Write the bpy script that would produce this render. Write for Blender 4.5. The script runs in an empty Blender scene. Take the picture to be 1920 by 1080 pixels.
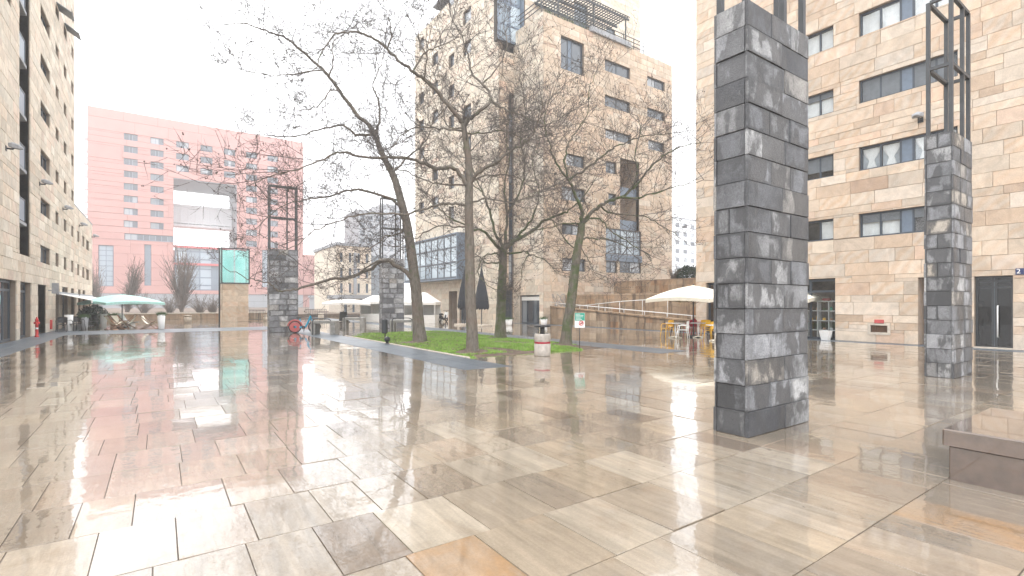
import bpy, bmesh, math, random
from mathutils import Vector, Matrix
sc = bpy.context.scene
COL = sc.collection
RAD = math.radians
# ------------------------------------------------------------------ camera, sky, sun, exposure
HC = 1.65                      # eye height
TH = RAD(35.07)                # heading of the lens, clockwise from +Y
FX, FY = math.sin(TH), math.cos(TH)
RX, RY = math.cos(TH), -math.sin(TH)
FPX, CX, HZ = 940.0, 960.0, 568.0
cam = bpy.data.cameras.new('camera'); cam_o = bpy.data.objects.new('camera', cam); COL.objects.link(cam_o)
cam_o.location = (0, 0, HC); cam_o.rotation_euler = (RAD(90), 0, -TH)
cam.sensor_width = 36.0; cam.lens = FPX / 1920 * 36; cam.shift_y = (HZ - 540) / 1920
cam.clip_start = 0.1; cam.clip_end = 2000
sc.camera = cam_o

world = bpy.data.worlds.new('World'); sc.world = world; world.use_nodes = True
wn = world.node_tree.nodes; wl = world.node_tree.links; wn.clear()
sky = wn.new('ShaderNodeTexSky'); sky.sky_type = 'NISHITA'; sky.sun_disc = False
sky.sun_elevation = RAD(52); sky.sun_rotation = RAD(200); sky.air_density = 1.5; sky.dust_density = 6.0; sky.ozone_density = 1.0
hs = wn.new('ShaderNodeHueSaturation'); hs.inputs['Saturation'].default_value = 0.12
mx = wn.new('ShaderNodeMix'); mx.data_type = 'RGBA'; mx.inputs['Factor'].default_value = 0.82
mx.inputs['B'].default_value = (10.0, 10.15, 10.4, 1)       # the white overcast layer
bg = wn.new('ShaderNodeBackground'); bg.inputs['Strength'].default_value = 0.12
wo = wn.new('ShaderNodeOutputWorld')
wl.new(sky.outputs[0], hs.inputs['Color']); wl.new(hs.outputs[0], mx.inputs['A']); wl.new(mx.outputs['Result'], bg.inputs['Color']); wl.new(bg.outputs[0], wo.inputs[0])

sun = bpy.data.lights.new('sun', 'SUN'); sun.energy = 0.9; sun.angle = RAD(25); sun.color = (1.0, 0.985, 0.965)
sun_o = bpy.data.objects.new('sun', sun); COL.objects.link(sun_o)
sun_o.rotation_euler = (RAD(38), 0, RAD(-160)); sun_o.location = (0, 0, 80)
vs = sc.view_settings; vs.view_transform = 'Standard'; vs.look = 'None'; vs.gamma = 1.0; vs.use_curve_mapping = False
vs.exposure = 1.4
sc.cycles.volume_bounces = 2; sc.cycles.max_bounces = 10; sc.cycles.transparent_max_bounces = 12
sc.cycles.caustics_reflective = False; sc.cycles.caustics_refractive = False
HAZE = 0.0015

# ------------------------------------------------------------------ helpers
def gp(px, py, z=0.0):
    d = FPX * (HC - z) / (py - HZ); a = (px - CX) / FPX
    return Vector(((FX + a * RX) * d, (FY + a * RY) * d, z))
def at(px, py, d):
    a = (px - CX) / FPX
    return Vector(((FX + a * RX) * d, (FY + a * RY) * d, HC + (HZ - py) / FPX * d))
class Plane:
    """an upright facade plane: axis 'x' (X = c) or 'y' (Y = c); s = sign of the outward normal"""
    def __init__(self, axis, c, s): self.axis, self.c, self.s = axis, c, s
    def uz(self, px, py):
        a = (px - CX) / FPX; dx, dy = FX + a * RX, FY + a * RY
        d = self.c / (dx if self.axis == 'x' else dy)
        return (dy if self.axis == 'x' else dx) * d, HC + (HZ - py) / FPX * d
    def pt(self, u, z, d):
        return (self.c + self.s * d, u, z) if self.axis == 'x' else (u, self.c + self.s * d, z)
    def rect(self, pl, pr, yt, yb, ref='l'):
        """pixel box -> (u0,u1,z0,z1); heights are read at the left or the right edge"""
        u0, u1 = self.uz(pl, yt)[0], self.uz(pr, yt)[0]
        p = pl if ref == 'l' else pr
        return (min(u0, u1), max(u0, u1), self.uz(p, yb)[1], self.uz(p, yt)[1])

def rootloc(o):
    v = Vector((0, 0, 0))
    while o is not None: v += o.location; o = o.parent
    return v
def link(name, me, mat=None, parent=None, kind=None, smooth=False):
    o = bpy.data.objects.new(name, me); COL.objects.link(o)
    if mat is not None:
        if not me.materials: me.materials.append(mat)
    if parent is not None: o.parent = parent
    if kind: o['kind'] = kind
    return o
def tag(o, label, cat, group=None):
    o['label'] = label; o['category'] = cat
    if group: o['group'] = group
    return o
def thing(name, label, cat, loc=(0, 0, 0), group=None):
    o = bpy.data.objects.new(name, None); COL.objects.link(o); o.location = loc; o.empty_display_size = 0.2
    return tag(o, label, cat, group)

class MB:
    """collects faces in world space (or in the space of a thing at the origin)"""
    def __init__(self): self.v = []; self.f = []; self.sm = []
    def add(self, vs, fs, smooth=False):
        n = len(self.v); self.v.extend(vs); self.f.extend([tuple(i + n for i in f) for f in fs]); self.sm.extend([smooth] * len(fs)); return self
    def box(self, x0, x1, y0, y1, z0, z1):
        x0, x1 = min(x0, x1), max(x0, x1); y0, y1 = min(y0, y1), max(y0, y1); z0, z1 = min(z0, z1), max(z0, z1)
        return self.add([(x0, y0, z0), (x1, y0, z0), (x1, y1, z0), (x0, y1, z0), (x0, y0, z1), (x1, y0, z1), (x1, y1, z1), (x0, y1, z1)],
                        [(3, 2, 1, 0), (4, 5, 6, 7), (0, 1, 5, 4), (1, 2, 6, 5), (2, 3, 7, 6), (3, 0, 4, 7)])
    def cbox(self, c, s): return self.box(c[0] - s[0] / 2, c[0] + s[0] / 2, c[1] - s[1] / 2, c[1] + s[1] / 2, c[2] - s[2] / 2, c[2] + s[2] / 2)
    def bev(self, x0, x1, y0, y1, z0, z1, b=0.012):
        """box with chamfered vertical and top edges"""
        def ring(i, z): return [(x0 + i, y0 + b, z), (x0 + b, y0 + i, z), (x1 - b, y0 + i, z), (x1 - i, y0 + b, z), (x1 - i, y1 - b, z), (x1 - b, y1 - i, z), (x0 + b, y1 - i, z), (x0 + i, y1 - b, z)]
        vs = ring(0, z0) + ring(0, z1 - b) + [(x0 + b, y0 + 2 * b, z1), (x0 + 2 * b, y0 + b, z1), (x1 - 2 * b, y0 + b, z1), (x1 - b, y0 + 2 * b, z1), (x1 - b, y1 - 2 * b, z1), (x1 - 2 * b, y1 - b, z1), (x0 + 2 * b, y1 - b, z1), (x0 + b, y1 - 2 * b, z1)]
        fs = [tuple(range(7, -1, -1)), tuple(range(16, 24))]
        for k in (0, 8):
            for i in range(8): j = (i + 1) % 8; fs.append((k + i, k + j, k + 8 + j, k + 8 + i))
        return self.add(vs, fs)
    def pbox(self, P, u0, u1, z0, z1, d0, d1):
        a = P.pt(u0, z0, d0); b = P.pt(u1, z1, d1)
        return self.box(a[0], b[0], a[1], b[1], a[2], b[2])
    def bar(self, a, b, w, h=None):
        """square bar between two points"""
        h = h or w; a = Vector(a); b = Vector(b); t = (b - a).normalized()
        up = Vector((0, 0, 1)) if abs(t.z) < 0.9 else Vector((1, 0, 0))
        s = t.cross(up).normalized(); q = s.cross(t).normalized()
        c = [(-1, -1), (1, -1), (1, 1), (-1, 1)]
        vs = [tuple(p + s * (i * w / 2) + q * (j * h / 2)) for p in (a, b) for i, j in c]
        return self.add(vs, [(3, 2, 1, 0), (4, 5, 6, 7), (0, 1, 5, 4), (1, 2, 6, 5), (2, 3, 7, 6), (3, 0, 4, 7)])
    def tube(self, pts, rs, n=6, cap=True, smooth=True):
        pts = [Vector(p) for p in pts]
        if not isinstance(rs, (list, tuple)): rs = [rs] * len(pts)
        vs = []; ref = None
        for i, p in enumerate(pts):
            t = (pts[min(i + 1, len(pts) - 1)] - pts[max(i - 1, 0)])
            t = t.normalized() if t.length > 1e-9 else Vector((0, 0, 1))
            if ref is None: ref = Vector((1, 0, 0)) if abs(t.x) < 0.8 else Vector((0, 1, 0))
            s = t.cross(ref)
            if s.length < 1e-6: s = t.cross(Vector((0, 0, 1)))
            s.normalize(); q = s.cross(t); ref = t.cross(s) * -1
            ref = q
            for k in range(n):
                an = 2 * math.pi * k / n
                v = p + s * (math.cos(an) * rs[i]) + q * (math.sin(an) * rs[i]); vs.append(v[:])
        fs = []
        for i in range(len(pts) - 1):
            for k in range(n):
                j = (k + 1) % n; fs.append((i * n + k, i * n + j, i * n + n + j, i * n + n + k))
        if cap: fs.append(tuple(range(n - 1, -1, -1))); fs.append(tuple(range((len(pts) - 1) * n, len(pts) * n)))
        return self.add(vs, fs, smooth)
    def lathe(self, prof, c=(0, 0, 0), n=24, smooth=True):
        vs = [(c[0] + r * math.cos(2 * math.pi * k / n), c[1] + r * math.sin(2 * math.pi * k / n), c[2] + z) for r, z in prof for k in range(n)]
        fs = [(i * n + k, i * n + (k + 1) % n, (i + 1) * n + (k + 1) % n, (i + 1) * n + k) for i in range(len(prof) - 1) for k in range(n)]
        self.add(vs, fs, smooth); m = len(vs); b = len(self.v) - m
        self.f += [tuple(b + k for k in range(n - 1, -1, -1)), tuple(b + (len(prof) - 1) * n + k for k in range(n))]; self.sm += [False, False]
        return self
    def ball(self, c, r, n=8, m=5, sq=(1, 1, 1)):
        prof = [(max(1e-4, math.sin(math.pi * i / m)) * r, -math.cos(math.pi * i / m) * r) for i in range(m + 1)]
        vs = [(c[0] + p * math.cos(2 * math.pi * k / n) * sq[0], c[1] + p * math.sin(2 * math.pi * k / n) * sq[1], c[2] + z * sq[2]) for p, z in prof for k in range(n)]
        return self.add(vs, [(i * n + k, i * n + (k + 1) % n, (i + 1) * n + (k + 1) % n, (i + 1) * n + k) for i in range(m) for k in range(n)], True)
    def octa(self, c, r, st=1.3):
        x, y, z = c
        return self.add([(x + r, y, z), (x, y + r, z), (x - r, y, z), (x, y - r, z), (x, y, z + r * st), (x, y, z - r * st)],
                        [(0, 1, 4), (1, 2, 4), (2, 3, 4), (3, 0, 4), (1, 0, 5), (2, 1, 5), (3, 2, 5), (0, 3, 5)])
    def disc(self, P0, ax, ay, n=20):
        pass
    def build(self, name, mat, parent=None, kind=None, world=False):
        off = rootloc(parent) if (parent is not None and world) else Vector((0, 0, 0))
        me = bpy.data.meshes.new(name)
        vs = self.v if off.length == 0 else [(a - off.x, b - off.y, c - off.z) for a, b, c in self.v]
        me.from_pydata(vs, [], self.f)
        if any(self.sm): me.polygons.foreach_set('use_smooth', self.sm)
        me.update()
        return link(name, me, mat, parent, kind)
def copy_tree(o, parent=None):
    c = o.copy(); COL.objects.link(c)
    if parent is not None: c.parent = parent
    for ch in list(o.children): copy_tree(ch, c)
    return c
def dup(o, loc, rz, label):
    c = copy_tree(o); c.location = loc; c.rotation_euler = (0, 0, rz); c['label'] = label; return c
def catmull(pts, k=4):
    pts = [Vector(p) for p in pts]; out = []
    for i in range(len(pts) - 1):
        p0, p1, p2, p3 = pts[max(i - 1, 0)], pts[i], pts[i + 1], pts[min(i + 2, len(pts) - 1)]
        for j in range(k):
            t = j / k
            out.append(0.5 * ((2 * p1) + (p2 - p0) * t + (2 * p0 - 5 * p1 + 4 * p2 - p3) * t * t + (3 * p1 - p0 - 3 * p2 + p3) * t ** 3))
    out.append(pts[-1]); return out
def subtract(rects, hole, eps=0.004):
    out = []; a0, a1, b0, b1 = hole
    for (u0, u1, z0, z1) in rects:
        if a1 <= u0 or a0 >= u1 or b1 <= z0 or b0 >= z1: out.append((u0, u1, z0, z1)); continue
        if b0 > z0: out.append((u0, u1, z0, b0))
        if b1 < z1: out.append((u0, u1, b1, z1))
        m0, m1 = max(z0, b0), min(z1, b1)
        if a0 > u0: out.append((u0, a0, m0, m1))
        if a1 < u1: out.append((a1, u1, m0, m1))
    return [r for r in out if r[1] - r[0] > eps and r[3] - r[2] > eps]

# ------------------------------------------------------------------ materials
class NT:
    def __init__(self, name):
        self.m = bpy.data.materials.new(name); self.m.use_nodes = True; self.t = self.m.node_tree; self.n = self.t.nodes
        self.b = self.n['Principled BSDF']; self.out = self.n['Material Output']
    def new(self, ty, **kw):
        x = self.n.new(ty)
        for k, v in kw.items():
            if hasattr(x, k): setattr(x, k, v)
            else: x.inputs[k].default_value = v
        return x
    def l(self, a, b): self.t.links.new(a, b)
    def s(self, **kw):
        for k, v in kw.items():
            self.b.inputs[k.replace('_', ' ')].default_value = v
        return self
    def pos(self): return self.new('ShaderNodeNewGeometry').outputs['Position']
    def rnd(self):
        g = self.new('ShaderNodeNewGeometry'); o = self.new('ShaderNodeObjectInfo')
        a = self.math('ADD', g.outputs['Random Per Island'], o.outputs['Random'])
        return self.math('FRACT', a)
    def math(self, op, a, b=None):
        x = self.new('ShaderNodeMath', operation=op)
        for i, v in enumerate((a, b)):
            if v is None: continue
            if isinstance(v, (int, float)): x.inputs[i].default_value = v
            else: self.l(v, x.inputs[i])
        return x.outputs[0]
    def vmul(self, v, s):
        x = self.new('ShaderNodeVectorMath', operation='MULTIPLY'); self.l(v, x.inputs[0]); x.inputs[1].default_value = s; return x.outputs[0]
    def vadd(self, v, w):
        x = self.new('ShaderNodeVectorMath', operation='ADD'); self.l(v, x.inputs[0]); self.l(w, x.inputs[1]); return x.outputs[0]
    def noise(self, v, scale, detail=4, rough=0.55, dist=0.0):
        x = self.new('ShaderNodeTexNoise'); x.inputs['Scale'].default_value = scale; x.inputs['Detail'].default_value = detail
        x.inputs['Roughness'].default_value = rough; x.inputs['Distortion'].default_value = dist
        if v is not None: self.l(v, x.inputs['Vector'])
        return x.outputs['Fac']
    def ramp(self, f, stops, interp='LINEAR'):
        x = self.new('ShaderNodeValToRGB'); cr = x.color_ramp; cr.interpolation = interp
        while len(cr.elements) < len(stops): cr.elements.new(0.5)
        for e, (p, c) in zip(cr.elements, stops): e.position = p; e.color = (c[0], c[1], c[2], 1) if not isinstance(c, (int, float)) else (c, c, c, 1)
        self.l(f, x.inputs[0]); return x.outputs[0]
    def mix(self, f, a, b, mode='MIX'):
        x = self.new('ShaderNodeMix', data_type='RGBA', blend_type=mode)
        for k, v in (('Factor', f), ('A', a), ('B', b)):
            i = x.inputs[0] if k == 'Factor' else x.inputs[6 if k == 'A' else 7]
            if isinstance(v, (int, float)): i.default_value = v if k == 'Factor' else (v, v, v, 1)
            elif isinstance(v, tuple): i.default_value = (v[0], v[1], v[2], 1)
            else: self.l(v, i)
        return x.outputs[2]
    def bump(self, h, strength=0.3, dist=0.02):
        x = self.new('ShaderNodeBump'); x.inputs['Strength'].default_value = strength; x.inputs['Distance'].default_value = dist
        self.l(h, x.inputs['Height']); self.l(x.outputs[0], self.b.inputs['Normal']); return x
    def color(self, c): self.l(c, self.b.inputs['Base Color'])
M = {}
def simple(name, col, rough=0.5, metal=0.0, var=0.12, scale=6.0, **kw):
    t = NT(name); n = t.noise(t.pos(), scale, 5)
    lo = tuple(c * (1 - var) for c in col); hi = tuple(min(1, c * (1 + var)) for c in col)
    t.color(t.ramp(n, [(0.3, lo), (0.7, hi)])); t.s(Roughness=rough, Metallic=metal)
    for k, v in kw.items(): t.b.inputs[k.replace('_', ' ')].default_value = v
    M[name] = t.m; return t.m
def sandstone(name, tones, vein=0.35, stain=0.0, rough=0.75, coord=(1, 1, 1), spec=0.3):
    t = NT(name); r = t.rnd(); p = t.pos()
    off = t.new('ShaderNodeCombineXYZ'); 
    for i, k in enumerate((37.0, 91.0, 53.0)): t.l(t.math('MULTIPLY', r, k), off.inputs[i])
    q = t.vadd(p, off.outputs[0])
    base = t.ramp(r, tones)
    r2 = t.math('FRACT', t.math('MULTIPLY', r, 7.31)); r3 = t.math('FRACT', t.math('MULTIPLY', r, 13.7))
    w = t.new('ShaderNodeTexWave', wave_type='BANDS', bands_direction='DIAGONAL'); w.inputs['Scale'].default_value = 1.1; w.inputs['Distortion'].default_value = 9; w.inputs['Detail'].default_value = 4; w.inputs['Detail Scale'].default_value = 0.7
    t.l(q, w.inputs['Vector'])
    vf = t.math('MULTIPLY', t.math('MULTIPLY', w.outputs['Fac'], r2), vein)
    c = t.mix(vf, base, (0.50, 0.32, 0.19))
    n1 = t.noise(q, 1.6, 6, 0.6, 1.2)
    c = t.mix(1.0, c, t.ramp(n1, [(0.25, 0.78), (0.75, 1.18)]), 'MULTIPLY')
    n2 = t.noise(q, 28, 4, 0.7)
    c = t.mix(1.0, c, t.ramp(n2, [(0.3, 0.88), (0.7, 1.1)]), 'MULTIPLY')
    c = t.mix(1.0, c, t.ramp(r3, [(0, 0.86), (1, 1.1)]), 'MULTIPLY')
    if stain:
        sn = t.noise(t.vmul(p, (1.4, 1.4, 0.22)), 1.5, 6, 0.65)
        c = t.mix(t.math('MULTIPLY', t.ramp(sn, [(0.5, 0), (0.66, 1)]), stain), c, (0.09, 0.06, 0.04))
    t.color(c); t.s(Roughness=rough); t.b.inputs['Specular IOR Level'].default_value = spec
    t.bump(t.math('ADD', n1, t.math('MULTIPLY', n2, 0.35)), 0.25, 0.02)
    M[name] = t.m; return t
# travertine paving under a film of rain water
def paving_mat(name, tones, streak=(0.78, 1.17), ochre=False):
    t = NT(name); r = t.rnd(); p = t.pos()
    off = t.new('ShaderNodeCombineXYZ')
    for i, k in enumerate((17.0, 41.0, 23.0)): t.l(t.math('MULTIPLY', r, k), off.inputs[i])
    q = t.vadd(p, off.outputs[0])
    c = t.ramp(r, tones)
    g = t.noise(t.vmul(q, (11, 0.9, 1)), 1.0, 6, 0.62, 0.6)
    c = t.mix(1.0, c, t.ramp(g, [(0.3, streak[0]), (0.7, streak[1])]), 'MULTIPLY')
    n2 = t.noise(q, 2.4, 6, 0.6, 1.0)
    c = t.mix(t.ramp(n2, [(0.52, 0), (0.8, 0.55)] if not ochre else [(0.38, 0), (0.58, 0.75)]), c, (0.21, 0.14, 0.085) if not ochre else (0.31, 0.185, 0.09))
    f = t.noise(q, 60, 3, 0.7)
    c = t.mix(1.0, c, t.ramp(f, [(0.3, 0.9), (0.7, 1.08)]), 'MULTIPLY')
    c = t.mix(1.0, c, t.ramp(t.noise(p, 0.9, 6, 0.65), [(0.3, 0.80), (0.65, 1.1)]), 'MULTIPLY')
    sp = t.noise(p, 9, 2, 0.5)
    c = t.mix(t.ramp(sp, [(0.74, 0), (0.78, 0.6)]), c, (0.06, 0.05, 0.04))
    t.color(c)
    wet = t.noise(p, 0.55, 5, 0.6, 0.5)
    t.l(t.ramp(wet, [(0.3, 0.03), (0.7, 0.10)]), t.b.inputs['Roughness'])
    t.s(Coat_IOR=1.6)
    t.l(t.math('MULTIPLY', t.ramp(t.math('FRACT', t.math('MULTIPLY', r, 11.3)), [(0, 0.65), (0.6, 1.0), (1, 1.0)]), t.ramp(wet, [(0.5, 1.0), (0.78, 0.45)])), t.b.inputs['Coat Weight'])
    t.l(t.ramp(wet, [(0.32, 0.006), (0.58, 0.022), (0.8, 0.11)]), t.b.inputs['Coat Roughness'])
    rip = t.noise(t.vmul(p, (1.0, 1.0, 1.0)), 5.0, 3, 0.5)
    bp = t.new('ShaderNodeBump'); bp.inputs['Strength'].default_value = 0.07; bp.inputs['Distance'].default_value = 0.02
    t.l(rip, bp.inputs['Height']); t.l(bp.outputs[0], t.b.inputs['Coat Normal'])
    t.bump(t.math('ADD', g, t.math('MULTIPLY', f, 0.5)), 0.18, 0.01)
    M[name] = t.m
TRAV = [(0.0, (0.162, 0.123, 0.09)), (0.18, (0.278, 0.228, 0.169)), (0.36, (0.199, 0.162, 0.125)), (0.52, (0.312, 0.25, 0.178)), (0.68, (0.249, 0.205, 0.154)), (0.84, (0.349, 0.299, 0.233)), (1.0, (0.262, 0.197, 0.141))]
paving_mat('travertine', TRAV)
paving_mat('ochre_travertine', [(0, (0.25, 0.185, 0.125)), (1, (0.29, 0.215, 0.15))], ochre=True)
paving_mat('brown_travertine', [(0, (0.11, 0.08, 0.06)), (1, (0.12, 0.09, 0.068))])
def slate_mat():
    t = NT('slate'); r = t.rnd(); p = t.pos()
    c = t.ramp(r, [(0, (0.062, 0.080, 0.102)), (1, (0.092, 0.114, 0.138))])
    n = t.noise(p, 7, 6, 0.65)
    c = t.mix(1.0, c, t.ramp(n, [(0.3, 0.75), (0.7, 1.25)]), 'MULTIPLY'); t.color(c)
    t.s(Roughness=0.42, Coat_Weight=0.2, Coat_Roughness=0.35); t.bump(n, 0.3, 0.01); M['slate'] = t.m
slate_mat()
simple('grout', (0.13, 0.105, 0.085), 0.7)
simple('mortar', (0.27, 0.215, 0.165), 0.9)
simple('dark_mortar', (0.045, 0.045, 0.048), 0.9)
simple('far_ground', (0.22, 0.20, 0.18), 0.35)
sandstone('tan_stone', [(0, (0.508, 0.386, 0.286)), (0.16, (0.581, 0.48, 0.379)), (0.32, (0.506, 0.435, 0.359)), (0.46, (0.602, 0.509, 0.409)), (0.6, (0.55, 0.441, 0.34)), (0.74, (0.587, 0.519, 0.444)), (0.86, (0.564, 0.413, 0.312)), (0.975, (0.552, 0.46, 0.368)), (1.0, (0.342, 0.237, 0.17))], vein=0.5)
sandstone('cream_stone', [(0, (0.59, 0.516, 0.417)), (0.25, (0.665, 0.592, 0.492)), (0.5, (0.613, 0.559, 0.469)), (0.7, (0.649, 0.54, 0.431)), (0.85, (0.7, 0.646, 0.555)), (1.0, (0.604, 0.468, 0.377))], vein=0.3)
sandstone('rose_stone', [(0, (0.519, 0.411, 0.311)), (0.25, (0.606, 0.497, 0.388)), (0.5, (0.546, 0.474, 0.383)), (0.7, (0.592, 0.456, 0.347)), (0.85, (0.611, 0.539, 0.448)), (1.0, (0.538, 0.392, 0.301))], vein=0.4, stain=0.15)
sandstone('stained_stone', [(0, (0.33, 0.23, 0.15)), (0.3, (0.4, 0.29, 0.19)), (0.6, (0.3, 0.21, 0.14)), (0.85, (0.45, 0.35, 0.25)), (1, (0.36, 0.19, 0.09))], vein=0.5, stain=0.9, rough=0.5)
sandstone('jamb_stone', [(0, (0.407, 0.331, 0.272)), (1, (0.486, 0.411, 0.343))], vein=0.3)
def basalt(name='basalt', gain=1.0, damp=0.74):
    t = NT(name); r = t.rnd(); p = t.pos()
    off = t.new('ShaderNodeCombineXYZ')
    for i, k in enumerate((37.0, 91.0, 53.0)): t.l(t.math('MULTIPLY', r, k), off.inputs[i])
    q = t.vadd(p, off.outputs[0])
    c = t.ramp(r, [(0, (0.05, 0.052, 0.058)), (0.2, (0.12, 0.124, 0.133)), (0.42, (0.23, 0.236, 0.25)), (0.58, (0.075, 0.078, 0.085)), (0.78, (0.29, 0.292, 0.295)), (0.9, (0.15, 0.153, 0.16)), (1.0, (0.30, 0.27, 0.23))])
    n = t.noise(q, 2.2, 9, 0.66, 0.15)
    c = t.mix(1.0, c, t.ramp(n, [(0.3, 0.55), (0.7, 1.5)]), 'MULTIPLY')
    f = t.noise(q, 55, 4, 0.75)
    c = t.mix(1.0, c, t.ramp(f, [(0.3, 0.62), (0.7, 1.38)]), 'MULTIPLY')
    # rain streaks: dark damp runs and pale lime runs, both hanging downwards
    st = t.noise(t.vmul(t.vadd(p, t.vmul(off.outputs[0], (0.02, 0.02, 0.02))), (2.6, 2.6, 1.3)), 1.0, 7, 0.6, 0.3)
    c = t.mix(t.ramp(st, [(0.47, 0), (0.525, damp)]), c, (0.036, 0.037, 0.04))
    st2 = t.noise(t.vmul(q, (7, 7, 1.2)), 1.0, 5, 0.7, 0.3)
    c = t.mix(t.ramp(st2, [(0.64, 0), (0.72, 0.4)]), c, (0.30, 0.31, 0.32))
    # damp margins along the joints of each block, paler dry middles
    tc = t.new('ShaderNodeTexCoord'); sx = t.new('ShaderNodeSeparateXYZ'); t.l(tc.outputs['Generated'], sx.inputs[0])
    ge = t.new('ShaderNodeNewGeometry'); sn = t.new('ShaderNodeSeparateXYZ'); t.l(ge.outputs['True Normal'], sn.inputs[0])
    isx = t.math('GREATER_THAN', t.math('ABSOLUTE', sn.outputs[0]), 0.5)
    u = t.math('ADD', t.math('MULTIPLY', sx.outputs[1], isx), t.math('MULTIPLY', sx.outputs[0], t.math('SUBTRACT', 1.0, isx)))
    eu = t.math('SUBTRACT', 0.5, t.math('ABSOLUTE', t.math('SUBTRACT', u, 0.5))); ez = t.math('SUBTRACT', 0.5, t.math('ABSOLUTE', t.math('SUBTRACT', sx.outputs[2], 0.5)))
    ed = t.math('ADD', t.math('MINIMUM', eu, ez), t.math('MULTIPLY', t.math('SUBTRACT', t.noise(q, 7, 5, 0.65), 0.5), 0.55))
    r4 = t.math('FRACT', t.math('MULTIPLY', r, 5.77))
    c = t.mix(t.math('MULTIPLY', t.ramp(ed, [(0.06, 1), (0.16, 0)]), t.ramp(r4, [(0.2, 0.1), (0.8, 0.85)])), c, (0.04, 0.041, 0.044))
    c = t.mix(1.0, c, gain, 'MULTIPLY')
    t.color(c); t.l(t.ramp(st, [(0.45, 0.62), (0.6, 0.32)]), t.b.inputs['Roughness'])
    t.bump(t.math('ADD', n, t.math('MULTIPLY', f, 0.5)), 0.8, 0.025); M[name] = t.m
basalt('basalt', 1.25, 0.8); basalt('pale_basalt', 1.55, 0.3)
def pink():
    t = NT('pink_render'); r = t.rnd(); p = t.pos()
    c = t.ramp(r, [(0, (0.46, 0.235, 0.205)), (1, (0.49, 0.25, 0.218))])
    n = t.noise(p, 0.25, 5, 0.6)
    c = t.mix(1.0, c, t.ramp(n, [(0.3, 0.93), (0.7, 1.06)]), 'MULTIPLY'); t.color(c); t.s(Roughness=0.8); M['pink_render'] = t.m
pink()
simple('pink_joint', (0.34, 0.13, 0.10), 0.9)
simple('dark_metal', (0.045, 0.05, 0.055), 0.42, 0.3)
simple('blue_frame', (0.05, 0.065, 0.085), 0.4, 0.1)
simple('blue_panel', (0.13, 0.17, 0.225), 0.4)
simple('shutter_grey', (0.16, 0.18, 0.20), 0.5)
simple('steel', (0.075, 0.078, 0.082), 0.5, 0.6)
simple('white_paint', (0.78, 0.78, 0.77), 0.45, var=0.05)
simple('white_fabric', (0.82, 0.81, 0.78), 0.8, var=0.04)
simple('cream_fabric', (0.80, 0.75, 0.63), 0.8, var=0.05)
simple('curtain', (0.90, 0.89, 0.87), 0.9, var=0.06)
simple('teal_fabric', (0.45, 0.74, 0.70), 0.8)
simple('black_fabric', (0.028, 0.032, 0.042), 0.75)
simple('black_plastic', (0.02, 0.021, 0.023), 0.4)
simple('yellow_plastic', (0.80, 0.45, 0.02), 0.35, var=0.06)
simple('red_plastic', (0.32, 0.012, 0.03), 0.35)
simple('grey_plastic', (0.55, 0.54, 0.53), 0.4)
simple('red_paint', (0.62, 0.03, 0.025), 0.4)
simple('blue_paint', (0.005, 0.34, 0.55), 0.3)
simple("pinkred_paint", (0.50, 0.09, 0.09), 0.4)
simple('green_paint', (0.02, 0.30, 0.21), 0.4)
simple('navy_paint', (0.015, 0.03, 0.11), 0.35)
simple('terracotta', (0.50, 0.30, 0.20), 0.7)
simple('wood', (0.16, 0.085, 0.045), 0.6)
simple('concrete', (0.44, 0.40, 0.36), 0.8, var=0.2, scale=9)
simple('grey_stone', (0.27, 0.265, 0.25), 0.7, var=0.25, scale=5)
simple('dark_stone', (0.12, 0.082, 0.060), 0.16, var=0.28, scale=5, Coat_Weight=1.0, Coat_Roughness=0.02, Coat_IOR=1.6)
simple('pale_stone', (0.50, 0.44, 0.37), 0.7, var=0.2)
simple('brown_soil', (0.12, 0.085, 0.06), 0.9, var=0.4)
simple('grey_wall', (0.30, 0.31, 0.33), 0.8)
simple('white_wall', (0.80, 0.82, 0.84), 0.8)
simple('sheer_grey', (0.50, 0.53, 0.56), 0.9)  # pale tone of a reflecting pane, for the backing behind tied curtains
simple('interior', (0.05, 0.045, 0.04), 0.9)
simple('dark_clothes', (0.012, 0.012, 0.015), 0.85)
simple('skin', (0.42, 0.26, 0.19), 0.6)
simple('shrub_leaf', (0.02, 0.045, 0.025), 0.6, var=0.5, scale=3)
simple('pot_leaf', (0.05, 0.11, 0.03), 0.6, var=0.4)
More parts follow.
